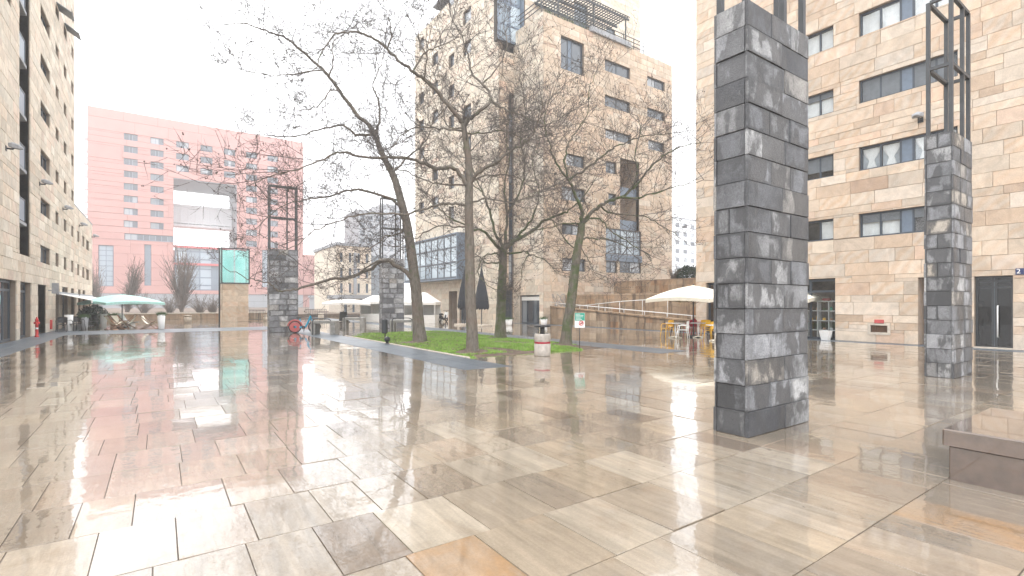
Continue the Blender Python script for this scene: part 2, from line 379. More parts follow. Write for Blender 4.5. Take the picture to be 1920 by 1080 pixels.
def glass_mats():
    t = NT('window_glass'); r = t.rnd()
    t.color(t.ramp(r, [(0, (0.03, 0.04, 0.055)), (0.45, (0.06, 0.075, 0.095)), (0.7, (0.11, 0.135, 0.16)), (0.88, (0.34, 0.36, 0.38))], 'LINEAR'))
    t.s(Roughness=0.03, IOR=1.7); 
    M['window_glass'] = t.m
    t = NT('pale_glass'); r = t.rnd(); t.color(t.ramp(r, [(0, (0.16, 0.21, 0.26)), (1, (0.42, 0.50, 0.56))])); t.s(Roughness=0.04, IOR=1.7); M['pale_glass'] = t.m
    for name, tint, ior in (('clear_glass', (0.93, 0.95, 0.96), 1.9), ('teal_glass', (0.74, 0.97, 0.94), 1.45), ('shop_glass', (0.42, 0.46, 0.48), 1.5)):
        m = bpy.data.materials.new(name); m.use_nodes = True; n = m.node_tree.nodes; l = m.node_tree.links; n.clear()
        tr = n.new('ShaderNodeBsdfTransparent'); tr.inputs[0].default_value = (*tint, 1)
        gl = n.new('ShaderNodeBsdfGlossy'); gl.inputs['Roughness'].default_value = 0.02
        fr = n.new('ShaderNodeFresnel'); fr.inputs[0].default_value = ior
        mxs = n.new('ShaderNodeMixShader'); o = n.new('ShaderNodeOutputMaterial')
        ge = n.new('ShaderNodeNewGeometry'); iv = n.new('ShaderNodeMath'); iv.operation = 'SUBTRACT'; iv.inputs[0].default_value = 1.0; l.new(ge.outputs['Backfacing'], iv.inputs[1])
        mu = n.new('ShaderNodeMath'); mu.operation = 'MULTIPLY'; l.new(fr.outputs[0], mu.inputs[0]); l.new(iv.outputs[0], mu.inputs[1])
        l.new(mu.outputs[0], mxs.inputs[0]); l.new(tr.outputs[0], mxs.inputs[1]); l.new(gl.outputs[0], mxs.inputs[2]); l.new(mxs.outputs[0], o.inputs[0])
        M[name] = m
    t = NT('frosted_teal'); t.b.inputs['Base Color'].default_value = (0.16, 0.60, 0.54, 1); t.s(Roughness=0.15, Transmission_Weight=0.0, Coat_Weight=0.5)
    tc = t.ramp(t.noise(t.pos(), 0.9, 3), [(0.3, (0.60, 0.90, 0.87)), (0.7, (0.74, 0.95, 0.93))]); t.color(tc)
    tl = t.new('ShaderNodeBsdfTranslucent'); t.l(tc, tl.inputs[0]); ms = t.new('ShaderNodeMixShader'); ms.inputs[0].default_value = 0.6
    t.l(t.b.outputs[0], ms.inputs[1]); t.l(tl.outputs[0], ms.inputs[2]); t.l(ms.outputs[0], t.out.inputs[0]); M['frosted_teal'] = t.m
glass_mats()
def bark(name, moss):
    t = NT(name); p = t.pos()
    n = t.noise(t.vmul(p, (9, 9, 2.5)), 1.5, 7, 0.7, 0.6)
    c = t.ramp(n, [(0.25, (0.055, 0.047, 0.040)), (0.55, (0.16, 0.14, 0.115)), (0.8, (0.24, 0.215, 0.18))])
    b = t.noise(p, 1.7, 4, 0.6)
    c = t.mix(t.ramp(b, [(0.45, 0), (0.7, 0.5)]), c, (0.15, 0.10, 0.075))
    m = t.noise(p, 2.6, 5, 0.65)
    c = t.mix(t.ramp(m, [(0.62 - moss, 0), (0.80 - moss, 0.8)]), c, (0.06, 0.095, 0.022))
    t.color(c); t.s(Roughness=0.85); t.bump(n, 0.6, 0.03); M[name] = t.m
bark('bark', 0.06); bark('mossy_bark', 0.2)
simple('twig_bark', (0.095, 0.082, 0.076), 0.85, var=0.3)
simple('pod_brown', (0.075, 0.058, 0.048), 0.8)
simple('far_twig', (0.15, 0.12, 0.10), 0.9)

# ------------------------------------------------------------------ stones on upright faces
STONE_ME = {}
def stone_mesh(axis, s):
    k = (axis, s)
    if k not in STONE_ME:
        # unit stone: u, z in -0.5..0.5, d in 0..1 (outward); front edges chamfered
        e, g = 0.008, 0.014
        P = [(-.5, -.5, 0), (.5, -.5, 0), (.5, .5, 0), (-.5, .5, 0), (-.5, -.5, .8), (.5, -.5, .8), (.5, .5, .8), (-.5, .5, .8),
             (-.5 + e, -.5 + g, 1), (.5 - e, -.5 + g, 1), (.5 - e, .5 - g, 1), (-.5 + e, .5 - g, 1)]
        F = [(8, 9, 10, 11)] + [(i, (i + 1) % 4, 4 + (i + 1) % 4, 4 + i) for i in range(4)] + [(4 + i, 4 + (i + 1) % 4, 8 + (i + 1) % 4, 8 + i) for i in range(4)]
        if axis == 'x': V = [(s * d, u, z) for u, z, d in P]; flip = s < 0
        else: V = [(u, s * d, z) for u, z, d in P]; flip = s > 0
        if flip: F = [tuple(reversed(f)) for f in F]
        me = bpy.data.meshes.new('stone'); me.from_pydata(V, [], F); me.update(); STONE_ME[k] = (me, V, F, {})
    return STONE_ME[k]
def stone_for(axis, s, mat):
    me, V, F, by = stone_mesh(axis, s)
    if mat.name not in by:
        m = me.copy(); m.materials.append(mat); by[mat.name] = m
    return by[mat.name]
def score(P, u0, u1, z0, z1):
    x, y, z = P.pt((u0 + u1) / 2, (z0 + z1) / 2, 0)
    d = x * FX + y * FY
    if d < 0.5: return 0
    px = CX + FPX * (x * RX + y * RY) / d; py = HZ - FPX * (z - HC) / d
    if not (-60 < px < 1980 and -40 < py < 1110): return 0
    e = P.pt(u1, z1, 0); b = P.pt(u0, z0, 0)
    def pr(q):
        dd = max(0.3, q[0] * FX + q[1] * FY); return CX + FPX * (q[0] * RX + q[1] * RY) / dd, HZ - FPX * (q[2] - HC) / dd
    a1, a2 = pr(b), pr(e); return abs(a2[0] - a1[0]) * abs((z1 - z0) * FPX / d)
def put_stones(parent, P, rects, mat, name='stone', mass='stonework', nmax=300, depth=0.045, gap=0.006, jit=0.007, rng=None):
    rng = rng or random.Random(5)
    rects = [r for r in rects if r[1] - r[0] > 0.03 and r[3] - r[2] > 0.03]
    rects.sort(key=lambda r: -score(P, *r))
    off = rootloc(parent); me = stone_for(P.axis, P.s, mat); V, F = stone_mesh(P.axis, P.s)[1:3]
    mb = MB()
    for i, (u0, u1, z0, z1) in enumerate(rects):
        su, sz, sd = u1 - u0 - gap, z1 - z0 - gap, depth + rng.uniform(-jit, jit)
        c = Vector(P.pt((u0 + u1) / 2, (z0 + z1) / 2, 0)) - off
        S = (sd, su, sz) if P.axis == 'x' else (su, sd, sz)
        if i < nmax and score(P, u0, u1, z0, z1) > 30:
            o = bpy.data.objects.new(name, me); COL.objects.link(o); o.parent = parent; o.location = c; o.scale = S
        else:
            mb.add([(c.x + v[0] * S[0], c.y + v[1] * S[1], c.z + v[2] * S[2]) for v in V], F)
    if mb.v: mb.build(mass, mat, parent, 'stuff')
def courses(z0, z1, hs, rng):
    z = z0; out = []
    while z < z1 - 0.02:
        h = rng.choice(hs); e = min(z + h, z1)
        if z1 - e < 0.12: e = z1
        out.append((z, e)); z = e
    return out
def bond(u0, u1, lo, hi, rng):
    x = u0; out = []
    while x < u1 - 0.01:
        e = x + rng.uniform(lo, hi)
        if u1 - e < lo * 0.6: e = u1
        e = min(e, u1); out.append((x, e)); x = e
    return out
def facade(root, P, u0, u1, z0, z1, holes, mat, back, hs=(0.5, 0.5, 0.5, 0.27), lens=(0.6, 1.7), nmax=300, seed=1, thick=0.35, name='wall', stones='stone', depth=0.045, gap=0.008, jit=0.007):
    rng = random.Random(seed)
    rects = [(u0, u1, z0, z1)]
    for h in holes: rects = subtract(rects, h)
    mb = MB()
    for r in rects: mb.pbox(P, r[0], r[1], r[2], r[3], -thick, 0)
    w = mb.build(name, back, root, world=True)
    st = []
    for (a, b) in courses(z0, z1, hs, rng):
        row = [(x, y, a, b) for x, y in bond(u0, u1, lens[0], lens[1], rng)]
        for h in holes:
            if h[3] > a and h[2] < b: row = subtract(row, h)
        st += row
    put_stones(w, P, st, mat, stones, nmax=nmax, depth=depth, gap=gap, jit=jit, rng=rng)
    return w
def window(root, P, r, glass, frame, rec=0.14, fr=0.06, cols=(), rows=(), shutter=0.0, solid=(), curtain=None, label=None, name='window', split=False):
    """r = (u0,u1,z0,z1); cols, rows = mullion positions 0..1 along the opening; solid = panel indices filled with sheet metal"""
    u0, u1, z0, z1 = r
    mb = MB(); d0, d1 = -rec - 0.05, -rec + 0.03
    mb.pbox(P, u0, u0 + fr, z0, z1, d0, d1).pbox(P, u1 - fr, u1, z0, z1, d0, d1).pbox(P, u0 + fr, u1 - fr, z0, z0 + fr, d0, d1).pbox(P, u0 + fr, u1 - fr, z1 - fr, z1, d0, d1)
    us = [u0 + fr] + [u0 + (u1 - u0) * c for c in cols] + [u1 - fr]
    for c in us[1:-1]: mb.pbox(P, c - fr / 2, c + fr / 2, z0 + fr, z1 - fr, d0, d1 - 0.003)
    for c in rows:
        z = z0 + (z1 - z0) * c; mb.pbox(P, u0 + fr, u1 - fr, z - fr / 2, z + fr / 2, d0, d1 - 0.006)
    w = mb.build(name, frame, root, world=True)
    if label: w['label'] = label
    pn = MB()
    for i in range(len(us) - 1):
        if i in solid:
            m2 = MB().pbox(P, us[i] + fr / 2, us[i + 1] - fr / 2, z0 + fr, z1 - fr, -rec - 0.02, -rec + 0.015); m2.build('panel', M['blue_panel'], w, world=True); continue
        q = (us[i] + (fr / 2 if i else 0), us[i + 1] - (fr / 2 if i < len(us) - 2 else 0))
        pn.pbox(P, q[0], q[1], z0 + fr, z1 - fr, -rec - 0.016, -rec - 0.004)
        if split: pn.build('pane', glass, w, world=True); pn = MB()
        if curtain and i in curtain:
            c = MB(); zt = z1 - fr - 0.02; n = 14; vs = []; fs = []
            kind = curtain[i]
            for k in range(n + 1):
                t = k / n; u = q[0] + (q[1] - q[0]) * t
                dd = -rec - 0.07 - 0.018 * math.sin(t * 37)
                zb = z0 + fr + 0.01
                if kind == 'tied':   # gathered at the waist
                    pass
                vs += [P.pt(u, zt, dd), P.pt(u, zb, dd)]
            if kind == 'tied':
                MB().pbox(P, q[0], q[1], zb, zt, -rec - .105, -rec - .10).build('sheer', M['sheer_grey'], w, world=True)  # added pale sheet, its colour stands in for the reflection in the pane
                vs = []; mid = (q[0] + q[1]) / 2; hw = (q[1] - q[0]) / 2
                prof = [(0, 1.0), (0.2, 0.93), (0.4, 0.68), (0.55, 0.42), (0.63, 0.34), (0.7, 0.4), (1.0, 0.62)]
                m = 8
                for (tz, w_) in prof:
                    for k in range(m + 1):
                        s = k / m * 2 - 1; vs.append(P.pt(mid + s * hw * w_, zt + (zb - zt) * tz, -rec - 0.07 - 0.02 * math.sin(s * 14)))
                fs = [(i_ * (m + 1) + k, i_ * (m + 1) + k + 1, (i_ + 1) * (m + 1) + k + 1, (i_ + 1) * (m + 1) + k) for i_ in range(len(prof) - 1) for k in range(m)]
            else: fs = [(2 * k, 2 * k + 2, 2 * k + 3, 2 * k + 1) for k in range(n)]
            c.add(vs, fs, True); c.build('curtain', M['curtain'], w, world=True)
    if pn.v: pn.build('pane', glass, w, world=True)
    if shutter > 0:
        s = MB(); zb = z1 - (z1 - z0) * shutter; z = z1 - 0.01
        while z - 0.05 > zb:
            for i in range(len(us) - 1):
                if i in solid: continue
                s.pbox(P, us[i] + 0.02, us[i + 1] - 0.02, z - 0.046, z - 0.006, -rec - 0.004, -rec + 0.022 if int(z * 20) % 2 else -rec + 0.022)
                s.pbox(P, us[i] + 0.02, us[i + 1] - 0.02, z - 0.056, z - 0.046, -rec - 0.004, -rec + 0.010)
            z -= 0.056
        s.build('shutter', M['shutter_grey'], w, world=True)
    return w
# ------------------------------------------------------------------ ground
gm = MB()
gm.add([(-330, -330, -0.05), (330, -330, -0.05), (330, 330, -0.05), (-330, 330, -0.05)], [(0, 1, 2, 3)])
gnd = gm.build('ground', M['far_ground'], kind='structure')
XL, XR = -3.95, 23.6            # paved square between the two house strips
LAWN = (7.5, 13.4, 13.0, 25.2)  # x0 x1 y0 y1
PAVE_HOLES = [(6.12, 7.5, 10.7, 34.0), (13.4, 14.85, 10.62, 60.0), LAWN, (5.4, 7.92, 3.0, 3.9) if False else (99, 99.1, 99, 99.1), (-3.95, 6.12, 34.0, 38.5)]
bed = MB().box(-5.6, 24.5, -6, 60, -0.045, -0.008)
bed_o = bed.build('pavement', M['grout'], kind='structure')
PAV_ME = {}
def paver_mesh(mat):
    if mat not in PAV_ME:
        e = 0.003
        V = [(-.5, -.5, 0), (.5, -.5, 0), (.5, .5, 0), (-.5, .5, 0), (-.5, -.5, .8), (.5, -.5, .8), (.5, .5, .8), (-.5, .5, .8),
             (-.5 + e, -.5 + e / 2, 1), (.5 - e, -.5 + e / 2, 1), (.5 - e, .5 - e / 2, 1), (-.5 + e, .5 - e / 2, 1)]
        F = [(8, 9, 10, 11)] + [(i, (i + 1) % 4, 4 + (i + 1) % 4, 4 + i) for i in range(4)] + [(4 + i, 4 + (i + 1) % 4, 8 + (i + 1) % 4, 8 + i) for i in range(4)]
        me = bpy.data.meshes.new('paver'); me.from_pydata(V, [], F); me.materials.append(M[mat]); me.update(); PAV_ME[mat] = (me, V, F)
    return PAV_ME[mat]
def lay(parent, rects, mat, nmax, name, mass, tilt=0.0052, special=None, seed=3, base=-0.02, th=0.02, gap=0.0058):
    rng = random.Random(seed); me, V, F = paver_mesh(mat); items = []
    for r in rects:
        cx, cy = (r[0] + r[1]) / 2, (r[2] + r[3]) / 2; d = cx * FX + cy * FY; lat = cx * RX + cy * RY
        s = 0
        if d > 1.2 and abs(lat / d) < 1.25 and d > 2.6: s = (r[1] - r[0]) * (r[3] - r[2]) / (d * d * d)
        items.append((s, r))
    items.sort(key=lambda t: -t[0]); mb = MB()
    for i, (s, r) in enumerate(items):
        cx, cy = (r[0] + r[1]) / 2, (r[2] + r[3]) / 2
        k = max(0.6, 1 - math.hypot(cx, cy) / 50)
        h = th + rng.uniform(-0.002, 0.002)
        rx, ry = rng.gauss(0, tilt) * k, rng.gauss(0, tilt) * k
        S = (r[1] - r[0] - gap, r[3] - r[2] - gap, h)
        sp = special(cx, cy) if special else None
        if i < nmax and s > 0:
            o = bpy.data.objects.new(name, paver_mesh(sp or mat)[0]); COL.objects.link(o); o.parent = parent
            o.location = (cx, cy, base); o.scale = S; o.rotation_euler = (rx, ry, 0)
            if sp == 'ochre_travertine': o['label'] = 'ochre orange veined paving slab'
        else:
            mb.add([(cx + v[0] * S[0], cy + v[1] * S[1], base + v[2] * h + v[2] * (v[1] * S[1] * rx - v[0] * S[0] * ry)) for v in V], F)
    if mb.v: mb.build(mass, M[mat], parent, 'stuff')
rng = random.Random(11); rects = []
y = 1.505 - 0.785 * 4
while y < 60:
    w = 0.785
    for a, b in bond(XL, XR, 0.33, 0.66 if y > -9 else 0.5, rng): rects.append((a, b, y, y + w))
    y += w
for h in PAVE_HOLES:
    out = []
    for r in rects:
        if h[0] < r[1] and h[1] > r[0] and h[2] < r[3] and h[3] > r[2]: out += subtract([r], h, 0.03)
        else: out.append(r)
    rects = out
def special(x, y):
    if 1.30 < x < 1.72 and 2.25 < y < 3.05: return 'ochre_travertine'
    if 4.75 < x < 5.35 and 0.7 < y < 1.5: return 'ochre_travertine'
    if 2.15 < x < 2.6 and 2.25 < y < 3.05: return 'brown_travertine'
    return None
lay(bed_o, rects, 'travertine', 300, 'paver', 'paving', special=special)
# slate bands
rng = random.Random(4); sl = []
for (x0, x1, y0, y1) in [(6.12, 7.5, 10.7, 34.0), (13.4, 14.85, 10.62, 60.0)]:
    for a, b in bond(y0, y1, 0.7, 1.3, rng):
        sl += [(x0, (x0 + x1) / 2, a, b), ((x0 + x1) / 2, x1, a, b)]
for a, b in bond(10, 60, 0.7, 1.3, rng): sl.append((-5.2, -4.58, a, b)); sl.append((-4.58, -3.95, a, b))
for a, b in bond(-6, 60, 0.7, 1.3, rng): sl.append((23.6, 24.5, a, b))
for a, b in bond(-3.95, 6.12, 0.7, 1.3, rng): sl += [(a, b, 34.0, 35.5), (a, b, 35.5, 37.0), (a, b, 37.0, 38.5)]
lay(bed_o, sl, 'slate', 0, 'paver', 'slate_paving', tilt=0.001, base=-0.02, th=0.024)
# lawn
lb = MB(); nx, ny = 24, 48; rng = random.Random(8); L = LAWN
vs = []; 
for j in range(ny + 1):
    for i in range(nx + 1):
        u, v = i / nx, j / ny; e = min(u, 1 - u, v * 1.5, (1 - v) * 1.5)
        vs.append((L[0] + (L[1] - L[0]) * u, L[2] + (L[3] - L[2]) * v, 0.0 + 0.10 * min(1, e * 6) + rng.uniform(0, 0.02) * (e > 0.01) - 0.01))
lb.add(vs, [(j * (nx + 1) + i, j * (nx + 1) + i + 1, (j + 1) * (nx + 1) + i + 1, (j + 1) * (nx + 1) + i) for j in range(ny) for i in range(nx)], True)
lb.build('lawn', M['brown_soil'], kind='structure')
kb = MB(); 
for a, b in bond(L[2], L[3], 0.9, 1.1, rng): kb.bev(L[0] - 0.0, L[0] + 0.1, a + 0.004, b - 0.004, -0.02, 0.035, 0.008)
kb.build('kerb', M['pale_stone'], kind='structure')
def grass_mat():
    t = NT('grass'); r = t.rnd(); p = t.pos()
    c = t.ramp(r, [(0, (0.15, 0.28, 0.035)), (0.6, (0.23, 0.42, 0.06)), (0.9, (0.30, 0.44, 0.10)), (1, (0.38, 0.32, 0.15))])
    c = t.mix(1.0, c, t.ramp(t.noise(p, 1.3, 4), [(0.3, 0.8), (0.7, 1.2)]), 'MULTIPLY')
    t.color(c); t.s(Roughness=0.6); M['grass'] = t.m
grass_mat()
TREES_XY = [(8.5, 18.6), (8.3, 14.1), (12.3, 18.5), (12.5, 14.3)]
gb = MB(); rng = random.Random(2)
def bare(x, y): 
    v = math.sin(x * 1.7 + 1.0) * math.sin(y * 0.9 + x * .5) + 0.5 * math.sin(x * 4.1 + y * 2.3)
    for tx, ty in TREES_XY:
        d = math.hypot(x - tx, y - ty)
        if d < 0.55: return 2
    if y < L[2] + 0.45 and v > -0.3: return 1.3
    if x > L[1] - 1.2 and y < L[2] + 1.6: return 1.2
    return v
for k in range(62000):
    x = rng.uniform(L[0] + 0.1, L[1] - 0.02); y = L[2] + (L[3] - L[2]) * rng.random() ** 1.35
    v = bare(x, y)
    if v > 0.85 + rng.uniform(-0.35, 0.35): continue
    e = min((x - L[0]) / (L[1] - L[0]), (L[1] - x) / (L[1] - L[0]), (y - L[2]) / (L[3] - L[2]) * 1.5)
    z = 0.10 * min(1, max(0, e) * 6) - 0.01; h = rng.uniform(0.03, 0.085); a = rng.uniform(0, 6.28); w = rng.uniform(0.008, 0.016)
    tx, ty = rng.uniform(-.035, .035), rng.uniform(-.035, .035)
    gb.add([(x - w * math.cos(a), y - w * math.sin(a), z), (x + w * math.cos(a), y + w * math.sin(a), z), (x + tx, y + ty, z + h)], [(0, 1, 2)])
lm = MB()
for k in range(420):
    x = rng.uniform(L[0] + .15, L[1] - .1); y = rng.uniform(L[2] + .05, L[3] - .3); a = rng.uniform(0, 6.28); s = rng.uniform(.03, .07); z = .15 if y > L[2] + .9 else .06
    lm.add([(x + s * math.cos(a + q) * (1 if i % 2 else .6), y + s * math.sin(a + q) * (1 if i % 2 else .6), z + rng.uniform(0, .03)) for i, q in enumerate((0, 1.57, 3.14, 4.71))], [(0, 1, 2, 3)])
lm = lm.build('fallen_leaves', M['brown_soil'], kind='stuff'); lm['label'] = 'brown fallen leaves scattered on the lawn'
g = gb.build('grass', M['grass'], kind='stuff'); g['label'] = 'bright green short grass around the bare trees'

# ------------------------------------------------------------------ house on the right (tan stone)
PR = Plane('x', 24.5, -1)
rb = thing('apartment_building', 'tan sandstone apartment building with wide dark windows on the right of the square', 'building', (24.5, 8, 0))
wins = []
cols = [(1515, 1563), (1611, 1796)]
U = PR.uz
def R(pl, pr, yt, yb, ref='l'): return PR.rect(pl, pr, yt, yb, ref)
small = [R(1508, 1563.3, a, b, 'r') for a, b in ((46.7, 88.3), (166.7, 210), (288, 330), (409.5, 449))]
wide = [R(1611, 1796, a, b) for a, b in ((26, 70), (152, 195), (277, 321), (401.5, 446))]
up = 2.87
small += [(r[0], r[1], r[2] + up * k, r[3] + up * k) for r in small[:1] for k in (1, 2, 3)]
wide += [(r[0], r[1], r[2] + up * k, r[3] + up * k) for r in wide[:1] for k in (1, 2, 3)]
shop1 = R(1325, 1420, 537, 632, 'l'); shop1 = (shop1[0], shop1[1], 0.0, 2.75)
shop2 = R(1470, 1566.5, 530, 633, 'r'); shop2 = (shop2[0], shop2[1], 0.0, 2.75)
entry = R(1722, 1775, 520, 645); entry = (entry[0], entry[1], 0.0, 2.65)
door = R(1827, 1899.5, 515, 648, 'r'); door = (door[0], door[1], 0.0, 2.62)
vent = R(1633, 1665, 609.5, 622.5)
U0, U1 = -4.0, U(1306, 568)[0]
w = facade(rb, PR, U0, U1, 0.0, 27.0, small + wide + [shop1, shop2, entry, door, vent], M['tan_stone'], M['mortar'], hs=(0.54, 0.54, 0.54, 0.3), seed=21, lens=(0.6, 1.75))
# return wall on the far side and the body behind
PRn = Plane('y', U1, 1)
MB().box(24.86, 38, U0, U1 - 0.02, 0.0, 27.0).build('body', M['interior'], rb, world=True)
facade(rb, PRn, 24.5, 38, 0, 27, [], M['tan_stone'], M['mortar'], seed=22, nmax=0, name='wall', thick=0.018)
MB().box(24.45, 38.1, U0, U1 + 0.05, 27.0, 27.25).build('roof', M['grey_wall'], rb, world=True)
wcols = ((1652 - 1611) / 185, (1688 - 1611) / 185 - 0.005, (1711 - 1611) / 185, (1752 - 1611) / 185)
def ucols(r, pxs):  # convert the pixel mullions into fractions of the opening (perspective-true)
    return tuple(sorted((U(p, 300)[0] - r[0]) / (r[1] - r[0]) for p in pxs))
for i, r in enumerate(wide):
    cs = ucols(r, (1649.5, 1687, 1711, 1754)); n = len(cs)
    # openings run from the far end (index 4) to the near end (index 0) along u
    sh = {0: 0.0, 1: 1.0, 2: 0.0, 3: 0.42}.get(i, 0.0)
    cur = {0: {0: 'full', 1: 'full', 3: 'full', 4: 'full'}, 2: {0: 'full', 1: 'tied', 3: 'tied', 4: 'tied'}, 3: {3: 'full', 4: 'full'}}.get(i, {0: 'full', 1: 'full', 4: 'full'})
    window(rb, PR, r, M['clear_glass'], M['blue_frame'], cols=cs, solid=(2,), shutter=sh, curtain=cur, split=True, fr=0.07,
           label='wide window with its grey roller shutters fully down' if sh == 1.0 else None)
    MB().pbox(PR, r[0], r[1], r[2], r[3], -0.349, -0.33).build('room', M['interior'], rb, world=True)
for i, r in enumerate(small):
    sh = {1: 0.3, 2: 0.68}.get(i, 0.0)
    window(rb, PR, r, M['clear_glass'], M['blue_frame'], cols=((U(1536, 300)[0] - r[0]) / (r[1] - r[0]),), shutter=sh,
           curtain={0: {0: 'full', 1: 'full'}, 1: {0: 'full', 1: 'full'}, 3: {0: 'full'}}.get(i, {}), split=True, fr=0.07)
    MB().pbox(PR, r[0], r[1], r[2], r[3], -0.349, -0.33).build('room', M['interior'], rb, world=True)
# shop fronts
for r in (shop1, shop2):
    u0, u1 = r[0], r[1]
    room = MB(); room.pbox(PR, u0, u1, 0, 2.75, -2.4, -2.36).pbox(PR, u0 - .04, u0, 0, 2.75, -2.36, -0.34).pbox(PR, u1, u1 + .04, 0, 2.75, -2.36, -.34).pbox(PR, u0, u1, 2.75, 2.79, -2.36, -.34).pbox(PR, u0, u1, -0.04, 0.0, -2.36, -.34)
    room.build('room', M['wood'] if r is shop1 else M['interior'], rb, world=True)
    window(rb, PR, (u0, u1, 0.0, 2.72), M['clear_glass'], M['blue_frame'], cols=(0.5,), rows=(0.8,), fr=0.09, rec=0.2, name='shop_window', split=True)
bd = bpy.data.objects['body']
# the body must leave the shop rooms free
me = bd.data; bpy.data.objects.remove(bd)
MB().box(27.0, 38, U0, U1 - 0.02, 0.0, 27.0).build('body', M['interior'], rb, world=True)
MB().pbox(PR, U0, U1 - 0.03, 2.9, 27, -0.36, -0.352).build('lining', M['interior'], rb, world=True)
# entrance: recess and glazed double door
jm = MB(); u0, u1 = entry[0], entry[1]
jm.pbox(PR, u1 - 0.001, u1 + 0.06, 0, 2.65, -1.6, -0.02).pbox(PR, u0 - 0.05, u0 + 0.001, 0, 2.65, -1.6, -0.02).pbox(PR, u0, u1, 0, 2.65, -1.64, -1.6).pbox(PR, u0, u1, 2.65, 2.7, -1.6, -.02)
jm.build('entrance_recess', M['jamb_stone'], rb, world=True)
u0, u1 = door[0], door[1]
hall = MB().pbox(PR, u0 - 1, u1 + 1.0, 0, 2.7, -2.45, -2.4).pbox(PR, u0 - 1, u1 + 1, -.03, 0.0, -2.4, -.36).pbox(PR, u0 - 1, u1 + 1, 2.7, 2.74, -2.4, -.36)
hall.build('hall', M['interior'], rb, world=True)
dd = window(rb, PR, door, M['shop_glass'], M['dark_metal'], cols=(0.46, 0.54), rows=(0.845, 0.93), fr=0.07, rec=0.18, solid=(1,), name='door', split=True)
hb = MB(); uh = u0 + (u1 - u0) * 0.40
hb.tube([PR.pt(uh, 0.42, -.16), PR.pt(uh, 0.42, -0.06), PR.pt(uh, 1.55, -0.06), PR.pt(uh, 1.55, -0.16)], 0.02, 8); hb.build('door_handle', M['white_paint'], dd, world=True)
MB().pbox(PR, u0 - 0.02, u1 + 0.02, 0.0, 0.05, -.3, 0.1).build('doorstep', M['pale_stone'], rb, world=True)
# vent with white surround, red notice above it
u0, u1, z0, z1 = vent
vf = MB().pbox(PR, u0 - .1, u1 + .1, z1, z1 + .1, -.02, .07).pbox(PR, u0 - .1, u1 + .1, z0 - .1, z0, -.02, .07).pbox(PR, u0 - .1, u0, z0, z1, -.02, .07).pbox(PR, u1, u1 + .1, z0, z1, -.02, .07)
vo = vf.build('vent', M['pale_stone'], rb, world=True)
g = MB()
for k in range(9): u = u0 + (u1 - u0) * (k + .5) / 9; g.pbox(PR, u - .012, u + .012, z0, z1, -.05, -.03)
g.pbox(PR, u0, u1, z0, z1, -.12, -.08); g.build('grating', M['wood'], vo, world=True)
n = R(1640.5, 1658.5, 599, 606.5); MB().pbox(PR, n[0], n[1], n[2], n[3], .05, .07).build('notice', M['pinkred_paint'], rb, world=True)
# house number
q = R(1905, 1921, 503.5, 515)
np_ = MB().pbox(PR, q[0], q[1], q[2], q[3], .05, .075).build('number_plate', M['navy_paint'], rb, world=True)
def text_mesh(s, size, mat, loc, rot, parent=None, name='lettering', ext=0.003):
    c = bpy.data.curves.new(name, 'FONT'); c.body = s; c.size = size; c.extrude = ext; c.align_x = 'CENTER'; c.align_y = 'CENTER'
    o = bpy.data.objects.new(name, c); COL.objects.link(o)
    dg = bpy.context.evaluated_depsgraph_get(); me = bpy.data.meshes.new_from_object(o.evaluated_get(dg)); bpy.data.objects.remove(o)
    me.materials.clear(); me.materials.append(mat)
    x = bpy.data.objects.new(name, me); COL.objects.link(x); x.location = Vector(loc) - (rootloc(parent) if parent else Vector()); x.rotation_euler = rot; x.parent = parent; return x
text_mesh('2', (q[3] - q[2]) * 1.05, M['white_paint'], PR.pt((q[0] + q[1]) / 2 + .03, (q[2] + q[3]) / 2, .079), (RAD(90), 0, RAD(-90)), np_)
# floodlight on the wall
def wall_lamp(P, px, py, label, k=1.0, flip=1):
    u, z = P.uz(px, py); o = P.pt(u, z, 0.05)
    t = thing('floodlight', label, 'floodlight', o, 'wing shaped floodlights on the facades')
    def q(du, dz, d): v = Vector(P.pt(u + du, z + dz, d)); return v
    b = MB(); b.tube([q(0, -.1, .02), q(0, -.1, .25), q(0, 0, .32)], 0.035, 6); b.pbox(P, u - .09, u + .09, z - .2, z, .045, .07); b.build('bracket', M['dark_metal'], t, world=True)
    h = MB(); L_ = 0.8 * k; W = 0.26 * k
    sec = [(0.22, 0.5, .10), (0.45, 1.0, .16), (0.8, 0.9, .12), (1.05, 0.25, .03)]
    vs = []
    for dd, ww, hh in sec:
        for s1, s2 in ((-1, -.5), (1, -.5), (1, .5), (0, 1), (-1, .5)):
            vs.append(P.pt(u + s1 * W * ww, z + 0.02 + s2 * hh - 0.10 * dd + .05, dd * L_ / .8))
    fs = [(i * 5 + k_, i * 5 + (k_ + 1) % 5, i * 5 + 5 + (k_ + 1) % 5, i * 5 + 5 + k_) for i in range(3) for k_ in range(5)] + [(4, 3, 2, 1, 0), (15, 16, 17, 18, 19)]
    h.add(vs, fs); h.build('lamp_head', M['grey_wall'], t, world=True)
    return t
wall_lamp(PR, 1727, 221, 'grey floodlight on the tan wall between two wide windows', 0.65)
